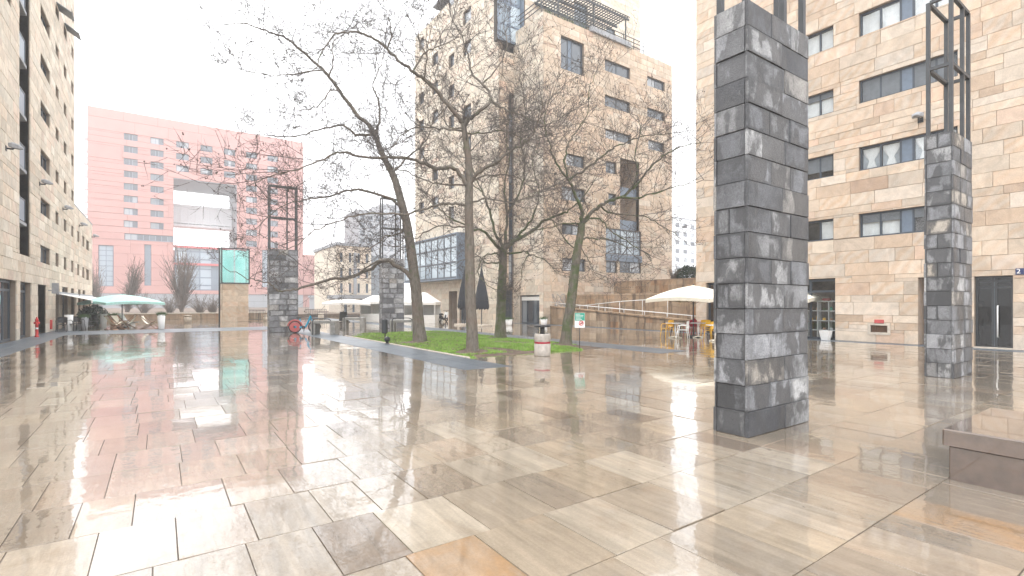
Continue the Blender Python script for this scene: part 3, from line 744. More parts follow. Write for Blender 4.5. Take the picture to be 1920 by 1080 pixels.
# person inside the door
def person(loc, rz):
    t = bpy.data.meshes.new('person')
    V = [(0, 0, .93), (0, .02, 1.12), (0, .05, 1.34), (0, .09, 1.45), (0, .13, 1.52),
         (.17, .05, 1.37), (.24, .02, 1.12), (.18, .22, 1.02), (-.17, .05, 1.37), (-.25, .03, 1.12), (-.24, .14, .88),
         (.09, 0, .88), (.11, .10, .50), (.10, .02, .09), (.10, .14, .04), (-.09, 0, .88), (-.11, -.02, .50), (-.10, -.16, .09), (-.10, -.06, .04)]
    E = [(0, 1), (1, 2), (2, 3), (3, 4), (2, 5), (5, 6), (6, 7), (2, 8), (8, 9), (9, 10), (0, 11), (11, 12), (12, 13), (13, 14), (0, 15), (15, 16), (16, 17), (17, 18)]
    Rr = [.16, .165, .17, .07, .06, .085, .065, .045, .085, .065, .045, .11, .085, .06, .05, .11, .085, .06, .05]
    t.from_pydata(V, E, []); o = bpy.data.objects.new('person', t); COL.objects.link(o)
    m = o.modifiers.new('skin', 'SKIN'); sv = t.skin_vertices[0].data
    for i, r in enumerate(Rr): sv[i].radius = (r, r * (0.75 if i in (0, 1, 2) else 1)); sv[i].use_root = (i == 0)
    m2 = o.modifiers.new('sub', 'SUBSURF'); m2.levels = 2; m2.render_levels = 2
    dg = bpy.context.evaluated_depsgraph_get(); me = bpy.data.meshes.new_from_object(o.evaluated_get(dg)); bpy.data.objects.remove(o)
    me.materials.clear(); me.materials.append(M['dark_clothes']); me.polygons.foreach_set('use_smooth', [True] * len(me.polygons))
    o = bpy.data.objects.new('person', me); COL.objects.link(o); o.location = loc; o.rotation_euler = (0, 0, rz)
    tag(o, 'person in dark clothes walking behind the glazed entrance door, holding a white paper', 'person')
    MB().ball((0, .15, 1.60), .105, 14, 10, (.85, 1, 1.15)).build('head', M['skin'], o)
    hr = MB().ball((0, .135, 1.625), .115, 14, 9, (.92, 1.02, 1.1)); hr.build('hood', M['dark_clothes'], o)
    f = MB(); f.ball((.18, .25, 1.02), .04, 8, 6).ball((-.24, .17, .85), .04, 8, 6)
    for hx, hy, hz in ((.18, .25, 1.02), (-.24, .17, .85)):
        for k in range(4): f.tube([(hx - .03 + .02 * k, hy + .02, hz), (hx - .03 + .02 * k, hy + .06, hz - .02), (hx - .03 + .02 * k, hy + .06, hz - .06 + .004 * k)], .008, 5)
        f.tube([(hx - .035, hy, hz), (hx - .05, hy + .04, hz - .01)], .01, 5)
    f.build('hand', M['skin'], o)
    return o
pu = U(1838, 600)[0]
person(PR.pt(pu + 0.12, 0.0, -0.95), RAD(75))
pp = MB().add([(0, 0, 0), (.02, .16, .02), (.02, .16, .24), (0, 0, .22), (.004, 0, 0), (.024, .16, .02), (.024, .16, .24), (.004, 0, .22)], [(0, 1, 2, 3), (7, 6, 5, 4), (0, 4, 5, 1), (3, 2, 6, 7)]).build('paper', M['white_paint'])
pp.location = Vector(PR.pt(pu + .28, 0.93, -0.75)); tag(pp, 'white folded paper held by the person behind the door', 'paper')
# shelf with goods behind the shop window
su0, su1 = shop2[0] + 0.12, shop2[0] + 1.55
t = thing('display_shelf', 'white open cube shelf behind the right shop window', 'shelf', PR.pt((su0 + su1) / 2, 0, -0.9))
s = MB()
for k in range(4): u = su0 + (su1 - su0) * k / 3; s.pbox(PR, u - .02, u + .02, 0.0, 1.75 if 0 < k < 3 else 1.3, -1.1, -.75)
for z in (0.38, 0.82, 1.28, 1.73): s.pbox(PR, su0, su1 if z < 1.7 else su1 - .45, z - .02, z + .02, -1.1, -.75)
s.build('frame', M['white_paint'], t, world=True)
JN = {}; JC = {'red_plastic': 'dark red', 'green_paint': 'green', 'white_paint': 'white', 'yellow_plastic': 'yellow', 'pot_leaf': 'leaf green', 'terracotta': 'orange brown'}
JR = {0.40: 'lowest', 0.84: 'middle', 1.30: 'upper'}; JK = ['rightmost', 'second from the right', 'in the centre', 'second from the left', 'leftmost']
rng = random.Random(9)
for z in (0.40, 0.84, 1.30):
    for k in range(5):
        u = su0 + .14 + (su1 - su0 - .28) * k / 4; mt = rng.choice(['red_plastic', 'green_paint', 'white_paint', 'yellow_plastic', 'pot_leaf', 'terracotta'])
        h = rng.uniform(.1, .24); x, yy, zz = PR.pt(u, z, -.9)
        b = MB().lathe([(.055, 0), (.075, h * .5), (.05, h * .85), (.035, h)], (0, 0, 0), 10).build('jar', M[mt]); b.location = (x, yy, z)
        JN[mt] = JN.get(mt, 0); tag(b, f'{JC[mt]} jar on the {JR[z]} board of the white shop shelf, {JK[k]}', 'jar', 'jars on the shop shelf')
b = MB().lathe([(.16, 0), (.2, .06), (.16, .12)], (0, 0, 0), 12).build('tin', M['red_plastic']); b.location = PR.pt((su0 + su1) / 2 - .1, 1.75, -.9); tag(b, 'flat red tin on top of the white shop shelf', 'tin')
c = PR.pt(U(1555, 636)[0], 0, 0.35)
t = thing('plant_pot', 'white square planter standing below the right shop window', 'planter', c)
MB().add([(c[0] + x * w_, c[1] + y_ * w_, z) for z, w_ in ((0, .13), (.42, .2), (.42, .17), (.1, .1)) for x, y_ in ((-1, -1), (1, -1), (1, 1), (-1, 1))],
         [(3, 2, 1, 0)] + [(i * 4 + k, i * 4 + (k + 1) % 4, i * 4 + 4 + (k + 1) % 4, i * 4 + 4 + k) for i in range(3) for k in range(4)] + [(12, 13, 14, 15)]).build('pot', M['white_paint'], t, world=True)

# ------------------------------------------------------------------ house on the left (cream stone)
PL = Plane('x', -5.2, 1); UL = PL.uz
lb_ = thing('apartment_building', 'tall cream stone apartment building on the left with a column of balconies', 'building', (-5.2, 38, 0))
def Q(pl, pr, yt, yb, ref='l'): return PL.rect(pl, pr, yt, yb, ref)
LE = UL(138, 300)[0]; LA = UL(172, 450)[0]
big = [Q(74, 92.3, a, b) for a, b in ((4.4, 33), (96.7, 125.5), (185.5, 215.5), (277, 310), (368.3, 398.5), (458.5, 491))]
c1 = [Q(102.5, 108.8, a, b) for a, b in ((3, 24), (78, 98), (157, 178), (235.5, 258), (316.7, 340), (394.5, 418), (473, 498.5))]
c2 = [Q(118, 123.3, a, b) for a, b in ((42, 63), (118, 140), (190, 212), (263, 285), (337, 360), (409, 432), (481, 504.5))]
c3 = [Q(132.3, 136.5, a, b) for a, b in ((287, 308), (353.5, 374), (421.5, 442), (488, 509.5))]
an = [Q(pl, pr, a, b) for (pl, pr), (a, b) in (((143.5, 147.6), (432, 452)), ((143.5, 147.6), (494.5, 515)), ((153.2, 157), (441, 461)), ((153.2, 157), (500, 520)), ((160.5, 166), (448.5, 467)), ((160.5, 166), (504, 524)))]
left0 = [Q(8, 19, 0, 17, 'r')]
up = big[0][2] - big[1][2]
more = []
for k in (1, 2, 3): more += [(r[0], r[1], r[2] + up * k, r[3] + up * k) for r in (big[0], c1[0], c2[0])]
for k in (1, 2, 3, 4, 5): more.append((c3[0][0], c3[0][1], c3[0][2] + up * k, c3[0][3] + up * k))
rec = (UL(34, 0)[0], UL(54.5, 0)[0], UL(54, 482)[1], 30.0)
gd1 = (UL(-14, 0)[0], UL(29, 0)[0], 0.0, 2.62); gd2 = (UL(35.6, 0)[0], UL(56.5, 0)[0], 0.0, 2.62)
ent = (UL(69, 0)[0], UL(85, 0)[0], 0.0, 2.62)
caf = [(UL(a, 0)[0], UL(b, 0)[0], 0.0, 2.7) for a, b in ((102.5, 110), (115, 126), (132, 140), (145, 150), (153.5, 158.5))]
holesT = [r for r in big + c1 + c2 + c3 + more + left0 + [rec, gd1, gd2, ent] + caf if r[0] < LE]
holesA = [r for r in an + caf if r[0] > LE]
facade(lb_, PL, 20.0, LE, 0.0, 30.0, holesT, M['cream_stone'], M['mortar'], seed=31, lens=(0.7, 1.9))
ah = (UL(140, 389)[1] + UL(172, 420)[1]) / 2
facade(lb_, PL, LE + 0.002, LA, 0.0, ah, holesA, M['cream_stone'], M['mortar'], seed=32, nmax=60, lens=(0.7, 1.9))
MB().box(-18, -5.56, 20, rec[0] - 0.1, 0, 30).box(-18, -7.2, rec[0] - .1, rec[1] + .1, 0, 30).box(-18, -5.56, rec[1] + .1, LE - .02, 0, 30).box(-18, -5.56, LE - .02, LA, 0, ah - .02).build('body', M['jamb_stone'], lb_, world=True)
facade(lb_, Plane('y', LE, 1), -18, -5.2, ah, 30, [], M['cream_stone'], M['mortar'], seed=33, nmax=0, thick=0.015)
MB().box(-18.1, -5.15, 20, LE + .05, 30.0, 30.3).box(-18.1, -5.15, LE + 0.06, LA + .05, ah, ah + 0.12).build('roof', M['grey_wall'], lb_, world=True)
# recess behind the balconies and the balconies themselves
rc = MB().pbox(PL, rec[0], rec[1], rec[2], 30, -2.0, -1.9).pbox(PL, rec[1], rec[1] + .05, rec[2], 30, -1.9, -.02).pbox(PL, rec[0] - .05, rec[0], rec[2], 30, -1.9, -.02).pbox(PL, rec[0], rec[1], rec[2] - .1, rec[2], -1.9, -.02)
rc.build('balcony_recess', M['jamb_stone'], lb_, world=True)
um = UL(49, 0)[0]
for k, yb in enumerate((428, 330, 231, 133, 33, -68)):
    z = UL(49, yb)[1]
    b = MB(); a0, a1 = rec[0] + .02, um
    # wedge slab: thick at the wall, thin at the tip
    vs = [PL.pt(a0, z + .22, -1.7), PL.pt(a1, z + .22, -1.7), PL.pt(a1, z + .22, .02), PL.pt(a0, z + .22, .02), PL.pt(a0, z - .25, -1.7), PL.pt(a1, z - .25, -1.7), PL.pt(a1, z + .08, .02), PL.pt(a0, z + .08, .02)]
    b.add(vs, [(0, 1, 2, 3), (7, 6, 5, 4), (0, 4, 5, 1), (1, 5, 6, 2), (2, 6, 7, 3), (3, 7, 4, 0)])
    bo = b.build('balcony', M['grey_wall'], lb_, world=True)
    r_ = MB().pbox(PL, a0, a1 - .25, z + .28, z + 1.25, -.04, -.02); r_.build('railing_panel', M['blue_panel'], bo, world=True)
    r_ = MB().pbox(PL, a0, a1 - .23, z + 1.25, z + 1.3, -.05, 0).pbox(PL, a1 - .25, a1 - .2, z + .22, z + 1.3, -.05, 0); r_.build('rail', M['blue_frame'], bo, world=True)
for r in big + [q for q in more if q[1] - q[0] > 1.5] + left0: window(lb_, PL, r, M['window_glass'], M['blue_frame'], cols=(0.36, 0.62), rec=0.16, fr=.07, split=True)
for r in c1 + c2 + c3 + an + [q for q in more if q[1] - q[0] <= 1.5]: window(lb_, PL, r, M['window_glass'], M['blue_frame'], rec=0.18, fr=.07)
for r in (c1[0], c2[0]):   # open hopper sashes
    u0, u1, z0, z1 = r; s = MB()
    vs = [PL.pt(u0 + .05, z1, .06), PL.pt(u1 - .05, z1, .06), PL.pt(u1 - .05, z0 + .25, .78), PL.pt(u0 + .05, z0 + .25, .78)]
    vs += [(v[0] + .03, v[1], v[2] + .05) for v in vs]
    s.add(vs, [(0, 1, 2, 3), (7, 6, 5, 4), (0, 4, 5, 1), (1, 5, 6, 2), (2, 6, 7, 3), (3, 7, 4, 0)]); s.build('open_sash', M['shutter_grey'], lb_, world=True)
for r, cs in ((gd1, (0.35, 0.68)), (gd2, (0.5,))):
    window(lb_, PL, r, M['window_glass'], M['blue_frame'], cols=cs, rows=(0.84,), rec=.2, fr=.1, name='glass_door', split=True)
for r in caf: window(lb_, PL, r, M['window_glass'], M['dark_metal'], rows=(0.8,), rec=.2, fr=.08, name='cafe_door')
je = MB().pbox(PL, ent[1], ent[1] + .05, 0, 2.62, -1.4, -.02).pbox(PL, ent[0] - .05, ent[0], 0, 2.62, -1.4, -.02).pbox(PL, ent[0], ent[1], 0, 2.62, -1.45, -1.4).pbox(PL, ent[0], ent[1], 2.62, 2.67, -1.4, -.02)
je.build('entrance_recess', M['jamb_stone'], lb_, world=True)
bo = [o for o in lb_.children if o.name.startswith('body')][0]
bpy.data.objects.remove(bo)
e0, e1 = ent[0] - .06, ent[1] + .06
MB().box(-18, -5.56, 20, e0, 0, 30).box(-18, -6.7, e0, e1, 0, 2.7).box(-18, -5.56, e0, e1, 2.7, 30).box(-18, -5.56, e1, rec[0] - .1, 0, 30).box(-18, -7.25, rec[0] - .1, rec[1] + .1, rec[2] - .1, 30).box(-18, -5.56, rec[0] - .1, rec[1] + .1, 0, rec[2] - .12).box(-18, -5.56, rec[1] + .1, LE - .02, 0, 30).box(-18, -5.56, LE - .02, LA, 0, ah - .02).build('body', M['jamb_stone'], lb_, world=True)
sg = MB(); u, z = UL(88, 542); sg.pbox(PL, u - .03, u + .03, z - .25, z + .35, .2, .5).pbox(PL, u - .02, u + .02, z - .1, z - .05, .04, .2); sg.build('projecting_sign', M['grey_wall'], lb_, world=True)
rb2 = MB(); u, z = UL(92.5, 609); rb2.pbox(PL, u - .16, u + .16, z - .25, z + .28, .045, .12); rb2.build('wall_box', M['red_paint'], lb_, world=True)
for px, py, lab in ((8, 273, 'grey floodlight on the cream wall left of the balcony column'), (72, 341, 'grey floodlight on the cream wall under the large windows'), (116, 389, 'grey floodlight between narrow windows near the end of the cream tower'), (147, 420.5, 'grey floodlight on the low wing beside the cream tower'), (171, 442, 'small grey floodlight at the far end of the low wing')):
    wall_lamp(PL, px, py, lab, 0.55)
# awning over the cafe doors
a0, a1 = UL(104, 0)[0], UL(170, 0)[0]; zt = UL(104, 553)[1]
t = thing('awning', 'white striped awning slanting out over the cafe doors', 'awning', PL.pt((a0 + a1) / 2, zt, 0.05))
for i in range(2):
    b0 = a0 + (a1 - a0) * i * .52; b1 = a0 + (a1 - a0) * (i * .52 + .48)
    vs = [PL.pt(b0, zt + .1, .08), PL.pt(b1, zt + .1, .08), PL.pt(b1, zt - .32, 1.7), PL.pt(b0, zt - .32, 1.7)]; vs += [(x, y_, z - .03) for x, y_, z in vs]
    s = MB().add(vs, [(0, 1, 2, 3), (7, 6, 5, 4), (0, 4, 5, 1), (1, 5, 6, 2), (2, 6, 7, 3), (3, 7, 4, 0)]); s.pbox(PL, b0, b1, zt - .5, zt - .36, 1.66, 1.7); s.build('canopy', M['white_fabric'], t, world=True)
    MB().pbox(PL, b0, b1, zt + .02, zt + .2, .046, .16).build('cassette', M['grey_wall'], t, world=True)
# ------------------------------------------------------------------ house in the middle (rose stone, stepped tower)
PM = Plane('y', 30.0, -1)      # long face towards the square
PC = Plane('x', 24.0, -1)      # short face at the corner
PB = Plane('x', 22.5, -1)      # face of the left block
PS = Plane('y', 33.9, -1)      # narrow end wall between the two
mbd = thing('apartment_building', 'stepped sandstone tower block with a roof pergola behind the bare trees', 'building', (30, 34, 0))
def Mr(pl, pr, yt, yb, ref='l'): return PM.rect(pl, pr, yt, yb, ref)
X1 = PM.uz(1259.5, 300)[0]
TOP = 23.95
wm = [Mr(1133.6, 1181, 110, 132), Mr(1213, 1246, 142, 160), Mr(1133.6, 1181, 177, 198), Mr(1213, 1246, 201, 218), Mr(1135, 1183, 241, 258.5), Mr(1215, 1245, 261, 279),
      Mr(1061, 1095.5, 287, 309), Mr(1135, 1155.5, 301, 323), Mr(1053, 1096.5, 349, 373.5), Mr(1140, 1155, 362, 383), Mr(1053, 1096.5, 419, 438.5), Mr(1054, 1097.5, 483.5, 507.5)]
tall = Mr(1051, 1094.5, 65.5, 128)
low = [Mr(1136, 1156, 489, 511), Mr(1161.5, 1201.5, 489.5, 511)]
rb0 = Mr(1162, 1198, 296, 425); bay = (Mr(1135.5, 1201.5, 427, 475))
slot = (rb0[0], rb0[1], bay[3] + 0.02, rb0[3])
facade(mbd, PM, 24.0, X1, 0, TOP, wm + [tall, slot, bay] + low, M['rose_stone'], M['mortar'], seed=41, lens=(0.6, 1.6))
bayc = (bay[0], bay[1], bay[2], bay[3])
for r in wm: window(mbd, PM, r, M['window_glass'], M['blue_frame'], cols=(0.5,) if r[1] - r[0] > 1.0 else (), rec=.16, fr=.08, split=True)
window(mbd, PM, tall, M['window_glass'], M['blue_frame'], cols=(0.36, 0.52), rows=(0.45,), rec=.2, fr=.08, solid=(1,))
for r in low: window(mbd, PM, r, M['window_glass'], M['blue_frame'], cols=(0.5,) if r[1] - r[0] > 1.2 else (), rec=.1, fr=.09, split=True)
bw = MB(); 
window(mbd, PM, bay, M['pale_glass'], M['blue_frame'], cols=(0.28, 0.42, 0.6, 0.8), rows=(0.55,), rec=.08, fr=.09, name='glazed_bay', split=True)
z0 = low[0][3] + .03; z1 = bay[2] - .03
bw.pbox(PM, bay[0] - .05, bay[1] + .05, z0, z1, .03, .12); bw.build('spandrel', M['blue_panel'], mbd, world=True)
sl_ = MB(); sl_.pbox(PM, slot[0], slot[1], slot[2], slot[3], -1.8, -1.7).pbox(PM, slot[0] - .05, slot[0], slot[2], slot[3], -1.7, -.03).pbox(PM, slot[1], slot[1] + .05, slot[2], slot[3], -1.7, -.03).pbox(PM, slot[0], slot[1], slot[3], slot[3] + .05, -1.7, -.03)
sl_.build('loggia', M['jamb_stone'], mbd, world=True)
zz = slot[2]
while zz < slot[3] - 1: MB().pbox(PM, slot[0], slot[1], zz, zz + .9, -.35, -.28).build('loggia_railing', M['blue_panel'], mbd, world=True); zz += 2.87
# corner face and ground floor shops
cd1 = PC.rect(975, 1012, 553, 609, 'r'); cd1 = (cd1[0], cd1[1], 0.0, cd1[3])
facade(mbd, PC, 30.0, 33.9, 0, TOP, [cd1], M['cream_stone'], M['mortar'], seed=42, nmax=120)
window(mbd, PC, cd1, M['window_glass'], M['blue_frame'], cols=(0.2, 0.4, 0.72), rows=(0.86,), rec=.2, fr=.08, name='shop_window', split=True)
MB().pbox(PC, cd1[0] + .1, cd1[1] - .1, cd1[3] - .42, cd1[3] - .12, -.16, -.11).build('sign_board', M['white_paint'], mbd, world=True)
# graffiti
gf = MB(); rng = random.Random(6)
for k in range(7):
    p = [PM.pt(25.0 + .45 * (k % 4) + rng.uniform(-.1, .1) + .22 * math.sin(j * 1.1 + k), 1.2 + .8 * (k // 4) + .35 * math.cos(j * 0.9 + k * 1.7), .055) for j in range(9)]
    gf.tube(catmull(p, 3), .018, 4)
gf.build('graffiti', M['grey_wall'], mbd, 'stuff', world=True)
# narrow end wall
zt = PS.uz(950, 97)[1]
facade(mbd, PS, 22.5, 24.0, 0, zt, [(23.45, 23.96, 2.9, zt - 3.3), (22.9, 23.9, 0, 2.7)], M['rose_stone'], M['mortar'], seed=43, nmax=60)
k = 0
zz = 3.0
while zz < zt - 6: window(mbd, PS, (23.46, 23.95, zz, zz + 2.7), M['window_glass'], M['blue_frame'], rows=(0.42,), rec=.2, fr=.08); zz += 2.87
MB().pbox(PS, 23.45, 23.96, 2.9, zt - 3.3, -.42, -.36).build('dark_lining', M['interior'], mbd, world=True)
window(mbd, PS, (22.9, 23.9, 0, 2.7), M['window_glass'], M['blue_frame'], rows=(0.84,), rec=.2, fr=.08, name='glass_door')
# left block
def Br(pl, pr, yt, yb, ref='l'): return PB.rect(pl, pr, yt, yb, ref)
YE = PB.uz(779, 300)[0]; YT = PB.uz(842, 300)[0]
wl_ = []
for pl, pr in ((786, 795.5), (811, 822), (839.5, 852), (869, 884)):
    zc = PB.uz(869, 466)[1]
    u0, u1 = sorted((PB.uz(pl, 400)[0], PB.uz(pr, 400)[0]))
    for k in range(9 if pl > 838 else 8):
        if (k * 7 + int(pl)) % 4 == 0: continue
        wl_.append((u0, u1, 6.65 + 2.87 * k + (1.5 if pl < 838 else 0), 7.85 + 2.87 * k + (1.5 if pl < 838 else 0)))
wl_ = [r for r in wl_ if not (r[2] < 8.6 and r[1] > 39.5)]
gr1 = PB.rect(841, 858, 556, 603); gr1 = (gr1[0], gr1[1], 0, 2.75); gr2 = PB.rect(862, 885, 556, 603); gr2 = (gr2[0], gr2[1], 0, 2.75)
facade(mbd, PB, 33.9, YT, 0, 33.5, [r for r in wl_ if r[0] < YT] + [gr1, gr2], M['cream_stone'], M['mortar'], seed=44, nmax=200, lens=(.6, 1.6))
facade(mbd, PB, YT + .002, YE, 0, 30.2, [r for r in wl_ if r[0] > YT], M['cream_stone'], M['mortar'], seed=45, nmax=60, lens=(.6, 1.6))
for r in wl_: window(mbd, PB, r, M['window_glass'], M['blue_frame'], rec=.18, fr=.08)
window(mbd, PB, gr2, M['window_glass'], M['blue_frame'], cols=(.5,), rec=.2, fr=.1, name='shop_window')
je = MB().pbox(PB, gr1[0], gr1[1], 0, 2.75, -1.5, -1.45).pbox(PB, gr1[1], gr1[1] + .05, 0, 2.75, -1.45, -.02).pbox(PB, gr1[0] - .05, gr1[0], 0, 2.75, -1.45, -.02); je.build('entrance_recess', M['jamb_stone'], mbd, world=True)
# projecting glass box on the left block
y0, y1 = PB.uz(858, 500)[0] + .0, YE + .6
PG = Plane('x', 21.3, -1); gz0, gz1 = 3.85, 7.75
g0, g1 = PG.uz(858, 500)[0], PG.uz(758, 500)[0]
MB().box(21.4, 22.46, g0 + .1, g1, gz0, gz1).build('glass_box_core', M['interior'], mbd, world=True)
window(mbd, PG, (g0, g1, gz0, gz1), M['pale_glass'], M['blue_frame'], cols=tuple(k / 9 for k in range(1, 9)), rows=(0.36, 0.7), rec=.03, fr=.16, name='glass_box', split=True)
MB().box(21.22, 22.46, g0 - .02, g0 + .1, gz0 - .1, gz1 + .1).box(21.22, 22.46, g0 + .1, g1, gz1, gz1 + .1).box(21.22, 22.46, g0 + .1, g1, gz0 - .1, gz0).build('glass_box_rim', M['blue_panel'], mbd, world=True)
# tower behind the terrace
PT = Plane('y', 33.2, -1); XT = PT.uz(1200, 50)[0]
TW = [(30.0, 31.6, 25.2, 28.4), (34, 35.2, 25.2, 27.4)]
facade(mbd, PT, 24.6, XT, TOP - .5, 31.4, TW, M['cream_stone'], M['mortar'], seed=46, nmax=60)
for r in TW: window(mbd, PT, r, M['window_glass'], M['blue_frame'], cols=(.5,), rec=.1)
PGB = Plane('y', 33.6, -1); g0 = PGB.uz(933, 50)[0]; g1 = 24.55; zb = PGB.uz(950, 78)[1]
MB().box(g0 + .02, g1, 33.75, 34.2, zb, 36).build('bay_core', M['interior'], mbd, world=True)
window(mbd, PGB, (g0, g1, zb, zb + 3.2), M['pale_glass'], M['blue_panel'], cols=(.5,), rows=(.42,), rec=.0, fr=.14, name='glazed_bay', split=True)
window(mbd, PGB, (g0, g1, zb + 3.2, zb + 9), M['pale_glass'], M['blue_panel'], cols=(.5,), rows=(.35, .7), rec=.0, fr=.14, name='glazed_bay', split=True)
PGX = Plane('x', 24.45, -1)
window(mbd, PGX, (33.2, 33.6, TOP, 32), M['pale_glass'], M['blue_panel'], rows=(.4,), rec=.0, fr=.1, name='glazed_bay')
MB().box(24.86 if False else 25.82, X1, 31.85, 46, 0, TOP - .1).box(24.9, 25.82, 30.36, 46, 0, TOP - .1).box(22.86, 24.9, 34.3, YT - .02, 0, 33.4).box(25.82, X1 - .02, 30.36, 31.85, 0, TOP - .1).build('body', M['interior'], mbd, world=True)
bo = [o for o in mbd.children if o.name.startswith('body')][0]; bpy.data.objects.remove(bo)
sx0, sx1 = slot[0] - .06, slot[1] + .06
b = MB(); b.box(24.36, sx0, 30.36, 46, 0, TOP - .1).box(sx1, X1 - .02, 30.36, 46, 0, TOP - .1).box(sx0, sx1, 31.85, 46, 0, TOP - .1)
b.box(22.86, 24.36, 34.35, YT - .02, 2.8, 33.4).box(24.1, 24.36, 34.35, YT - .02, 0, 2.8).box(22.86, 30, YT - .02, YE - .02, 2.8, 30.1).box(24.4, XT, 33.6, 46, TOP - .1, 31.3)
b.build('body', M['interior'], mbd, world=True)
facade(mbd, Plane('x', X1, 1), 30, 46, 0, TOP, [], M['rose_stone'], M['mortar'], seed=47, nmax=0, thick=.01)
facade(mbd, Plane('x', XT, 1), 33.2, 46, TOP, 31.4, [], M['cream_stone'], M['mortar'], seed=48, nmax=0, thick=.01)
MB().box(24.3, X1 + .05, 30.2, 33.1, TOP - .12, TOP - .02).box(22.5, XT + .06, 33.3, 46, 31.4, 31.6).build('roof', M['grey_wall'], mbd, world=True)
# terrace railing and pergola
rl = MB()
for z in (TOP + .35, TOP + .7, TOP + 1.05): rl.bar((23.9, 30.1, z), (35.6, 30.1, z), .05); rl.bar((23.9, 30.1, z), (23.9, 33.2, z), .05)
x = 23.9
while x < 35.7: rl.bar((x, 30.1, TOP), (x, 30.1, TOP + 1.1), .05); x += 1.3
rl.build('terrace_railing', M['steel'], mbd, world=True)
pg_ = MB(); pz = TOP + 2.6
xs0, xs1 = PM.uz(1040, 10)[0] + .6, PM.uz(1178, 40)[0]
for x in (xs0, (xs0 + xs1) / 2, xs1): pg_.bar((x, 30.3, TOP), (x, 30.3, pz), .09)
for yy in (30.2, 31.6, 33.0): pg_.bar((xs0 - .2, yy, pz), (xs1 + .3, yy, pz), .1, .16)
po = pg_.build('pergola', M['steel'], mbd, world=True)
pl = MB(); x = xs0
while x < xs1 + .2: pl.bar((x, 30.0, pz + .12), (x, 33.1, pz + .12), .07, .05); x += .3
yy = 30.1
while yy < 33.1: pl.bar((xs0 - .2, yy, pz + .18), (xs1 + .3, yy, pz + .18), .05, .04); yy += .3
pl.build('slat', M['steel'], po, 'stuff', world=True)
ls = MB().pbox(PM, PM.uz(1105, 60)[0], PM.uz(1180, 85)[0], TOP - .05, TOP + .35, .0, .25); ls.build('planter_box', M['grey_wall'], mbd, world=True)
tp = MB(); rng = random.Random(7)
for k in range(420):
    x = rng.uniform(24.5, 39); y_ = rng.uniform(30.2, 30.7); h = rng.uniform(.1, .7) * (0.4 + abs(math.sin(x * 1.7))); tp.add([(x, y_, TOP + .1), (x + .05, y_, TOP + .1), (x + rng.uniform(-.2, .2), y_ + rng.uniform(-.2, .2), TOP + .1 + h)], [(0, 1, 2)])
tp.build('terrace_plants', M['pot_leaf'], mbd, 'stuff', world=True)

# ------------------------------------------------------------------ stepped ramp between the houses
PX = Plane('x', 24.6, -1)
rp = thing('ramp_wall', 'low weathered stone ramp wall with a sloping handrail beside the white parasol', 'wall', (24.6, 22, 0))
ya, yb_ = 17.2, 29.9
def ramp_top(u): return 0.62 + (u - 17.2) / (29.9 - 17.2) * 0.75
rects = []
rng = random.Random(51)
back = MB(); vs = [(24.66, ya, 0), (24.66, yb_, 0), (24.66, yb_, ramp_top(yb_) - .06), (24.66, ya, ramp_top(ya) - .06), (25.0, ya, 0), (25.0, yb_, 0), (25.0, yb_, ramp_top(yb_) - .06), (25.0, ya, ramp_top(ya) - .06)]
back.add(vs, [(3, 2, 1, 0), (4, 5, 6, 7), (0, 1, 5, 4), (1, 2, 6, 5), (2, 3, 7, 6), (3, 0, 4, 7)])
wo_ = back.build('wall', M['mortar'], rp, world=True)
for a, b in bond(ya, yb_, .45, .8, rng):
    rects.append((a, b, 0.0, 0.42)); rects.append((a, b, 0.42, ramp_top(a) - .08))
put_stones(wo_, Plane('x', 24.66, -1), rects, M['stained_stone'], nmax=200, depth=.05)
cp = MB(); cp.bar((24.8, ya, ramp_top(ya) + .0), (24.8, yb_, ramp_top(yb_) + .0), .5, .09); cp.build('coping', M['stained_stone'], rp, world=True)
hr = MB(); hr.tube([(24.8, ya - .1, ramp_top(ya) + .28), (24.8, yb_, ramp_top(yb_) + .30)], .028, 8)
u = ya + .3
while u < yb_: hr.tube([(24.8, u, ramp_top(u)), (24.8, u, ramp_top(u) + .3)], .018, 6); u += 1.7
hr.build('handrail', M['white_paint'], rp, world=True)
def terrace(x, y0, y1, z0, z1, depth, label, seed, slope=0.0):
    t = thing('terrace_wall', label, 'wall', (x, (y0 + y1) / 2, 0)); P = Plane('x', x, -1)
    w = MB().box(x + .001, x + depth, y0, y1, 0, z1).build('wall', M['mortar'], t, world=True)
    rg = random.Random(seed); rc_ = []
    for a, b in courses(z0, z1, (.42, .5), rg): rc_ += [(p, q, a, b) for p, q in bond(y0, y1, .5, 1.0, rg)]
    put_stones(w, P, rc_, M['stained_stone'], nmax=120, depth=.05)
    MB().box(x - .08, x + .35, y0, y1, z1, z1 + .08).build('coping', M['stained_stone'], t, world=True)
    return t
terrace(26.2, 17.2, 29.9, 0.0, 2.2, 3, 'middle brown terrace wall stepping up behind the ramp', 52)
terrace(29.2, 17.2, 27.6, 1.0, 3.25, 9, 'topmost brown terrace wall carrying the round dark bush', 53)
h2 = MB(); h2.tube([(25.9, 29.6, 1.3), (25.9, 24.0, 1.75), (25.9, 17.5, 2.05)], .025, 6)
for u, z in ((28, 1.4), (26, 1.58), (24, 1.75), (22, 1.84), (20, 1.93)): h2.tube([(25.9, u, 0.5), (25.9, u, z)], .018, 6)
h2.build('handrail', M['white_paint'], rp, world=True)
MB().box(25.0, 26.2, 17.2, 29.9, 0.2, 0.5).build('ramp_floor', M['grey_stone'], rp, world=True)
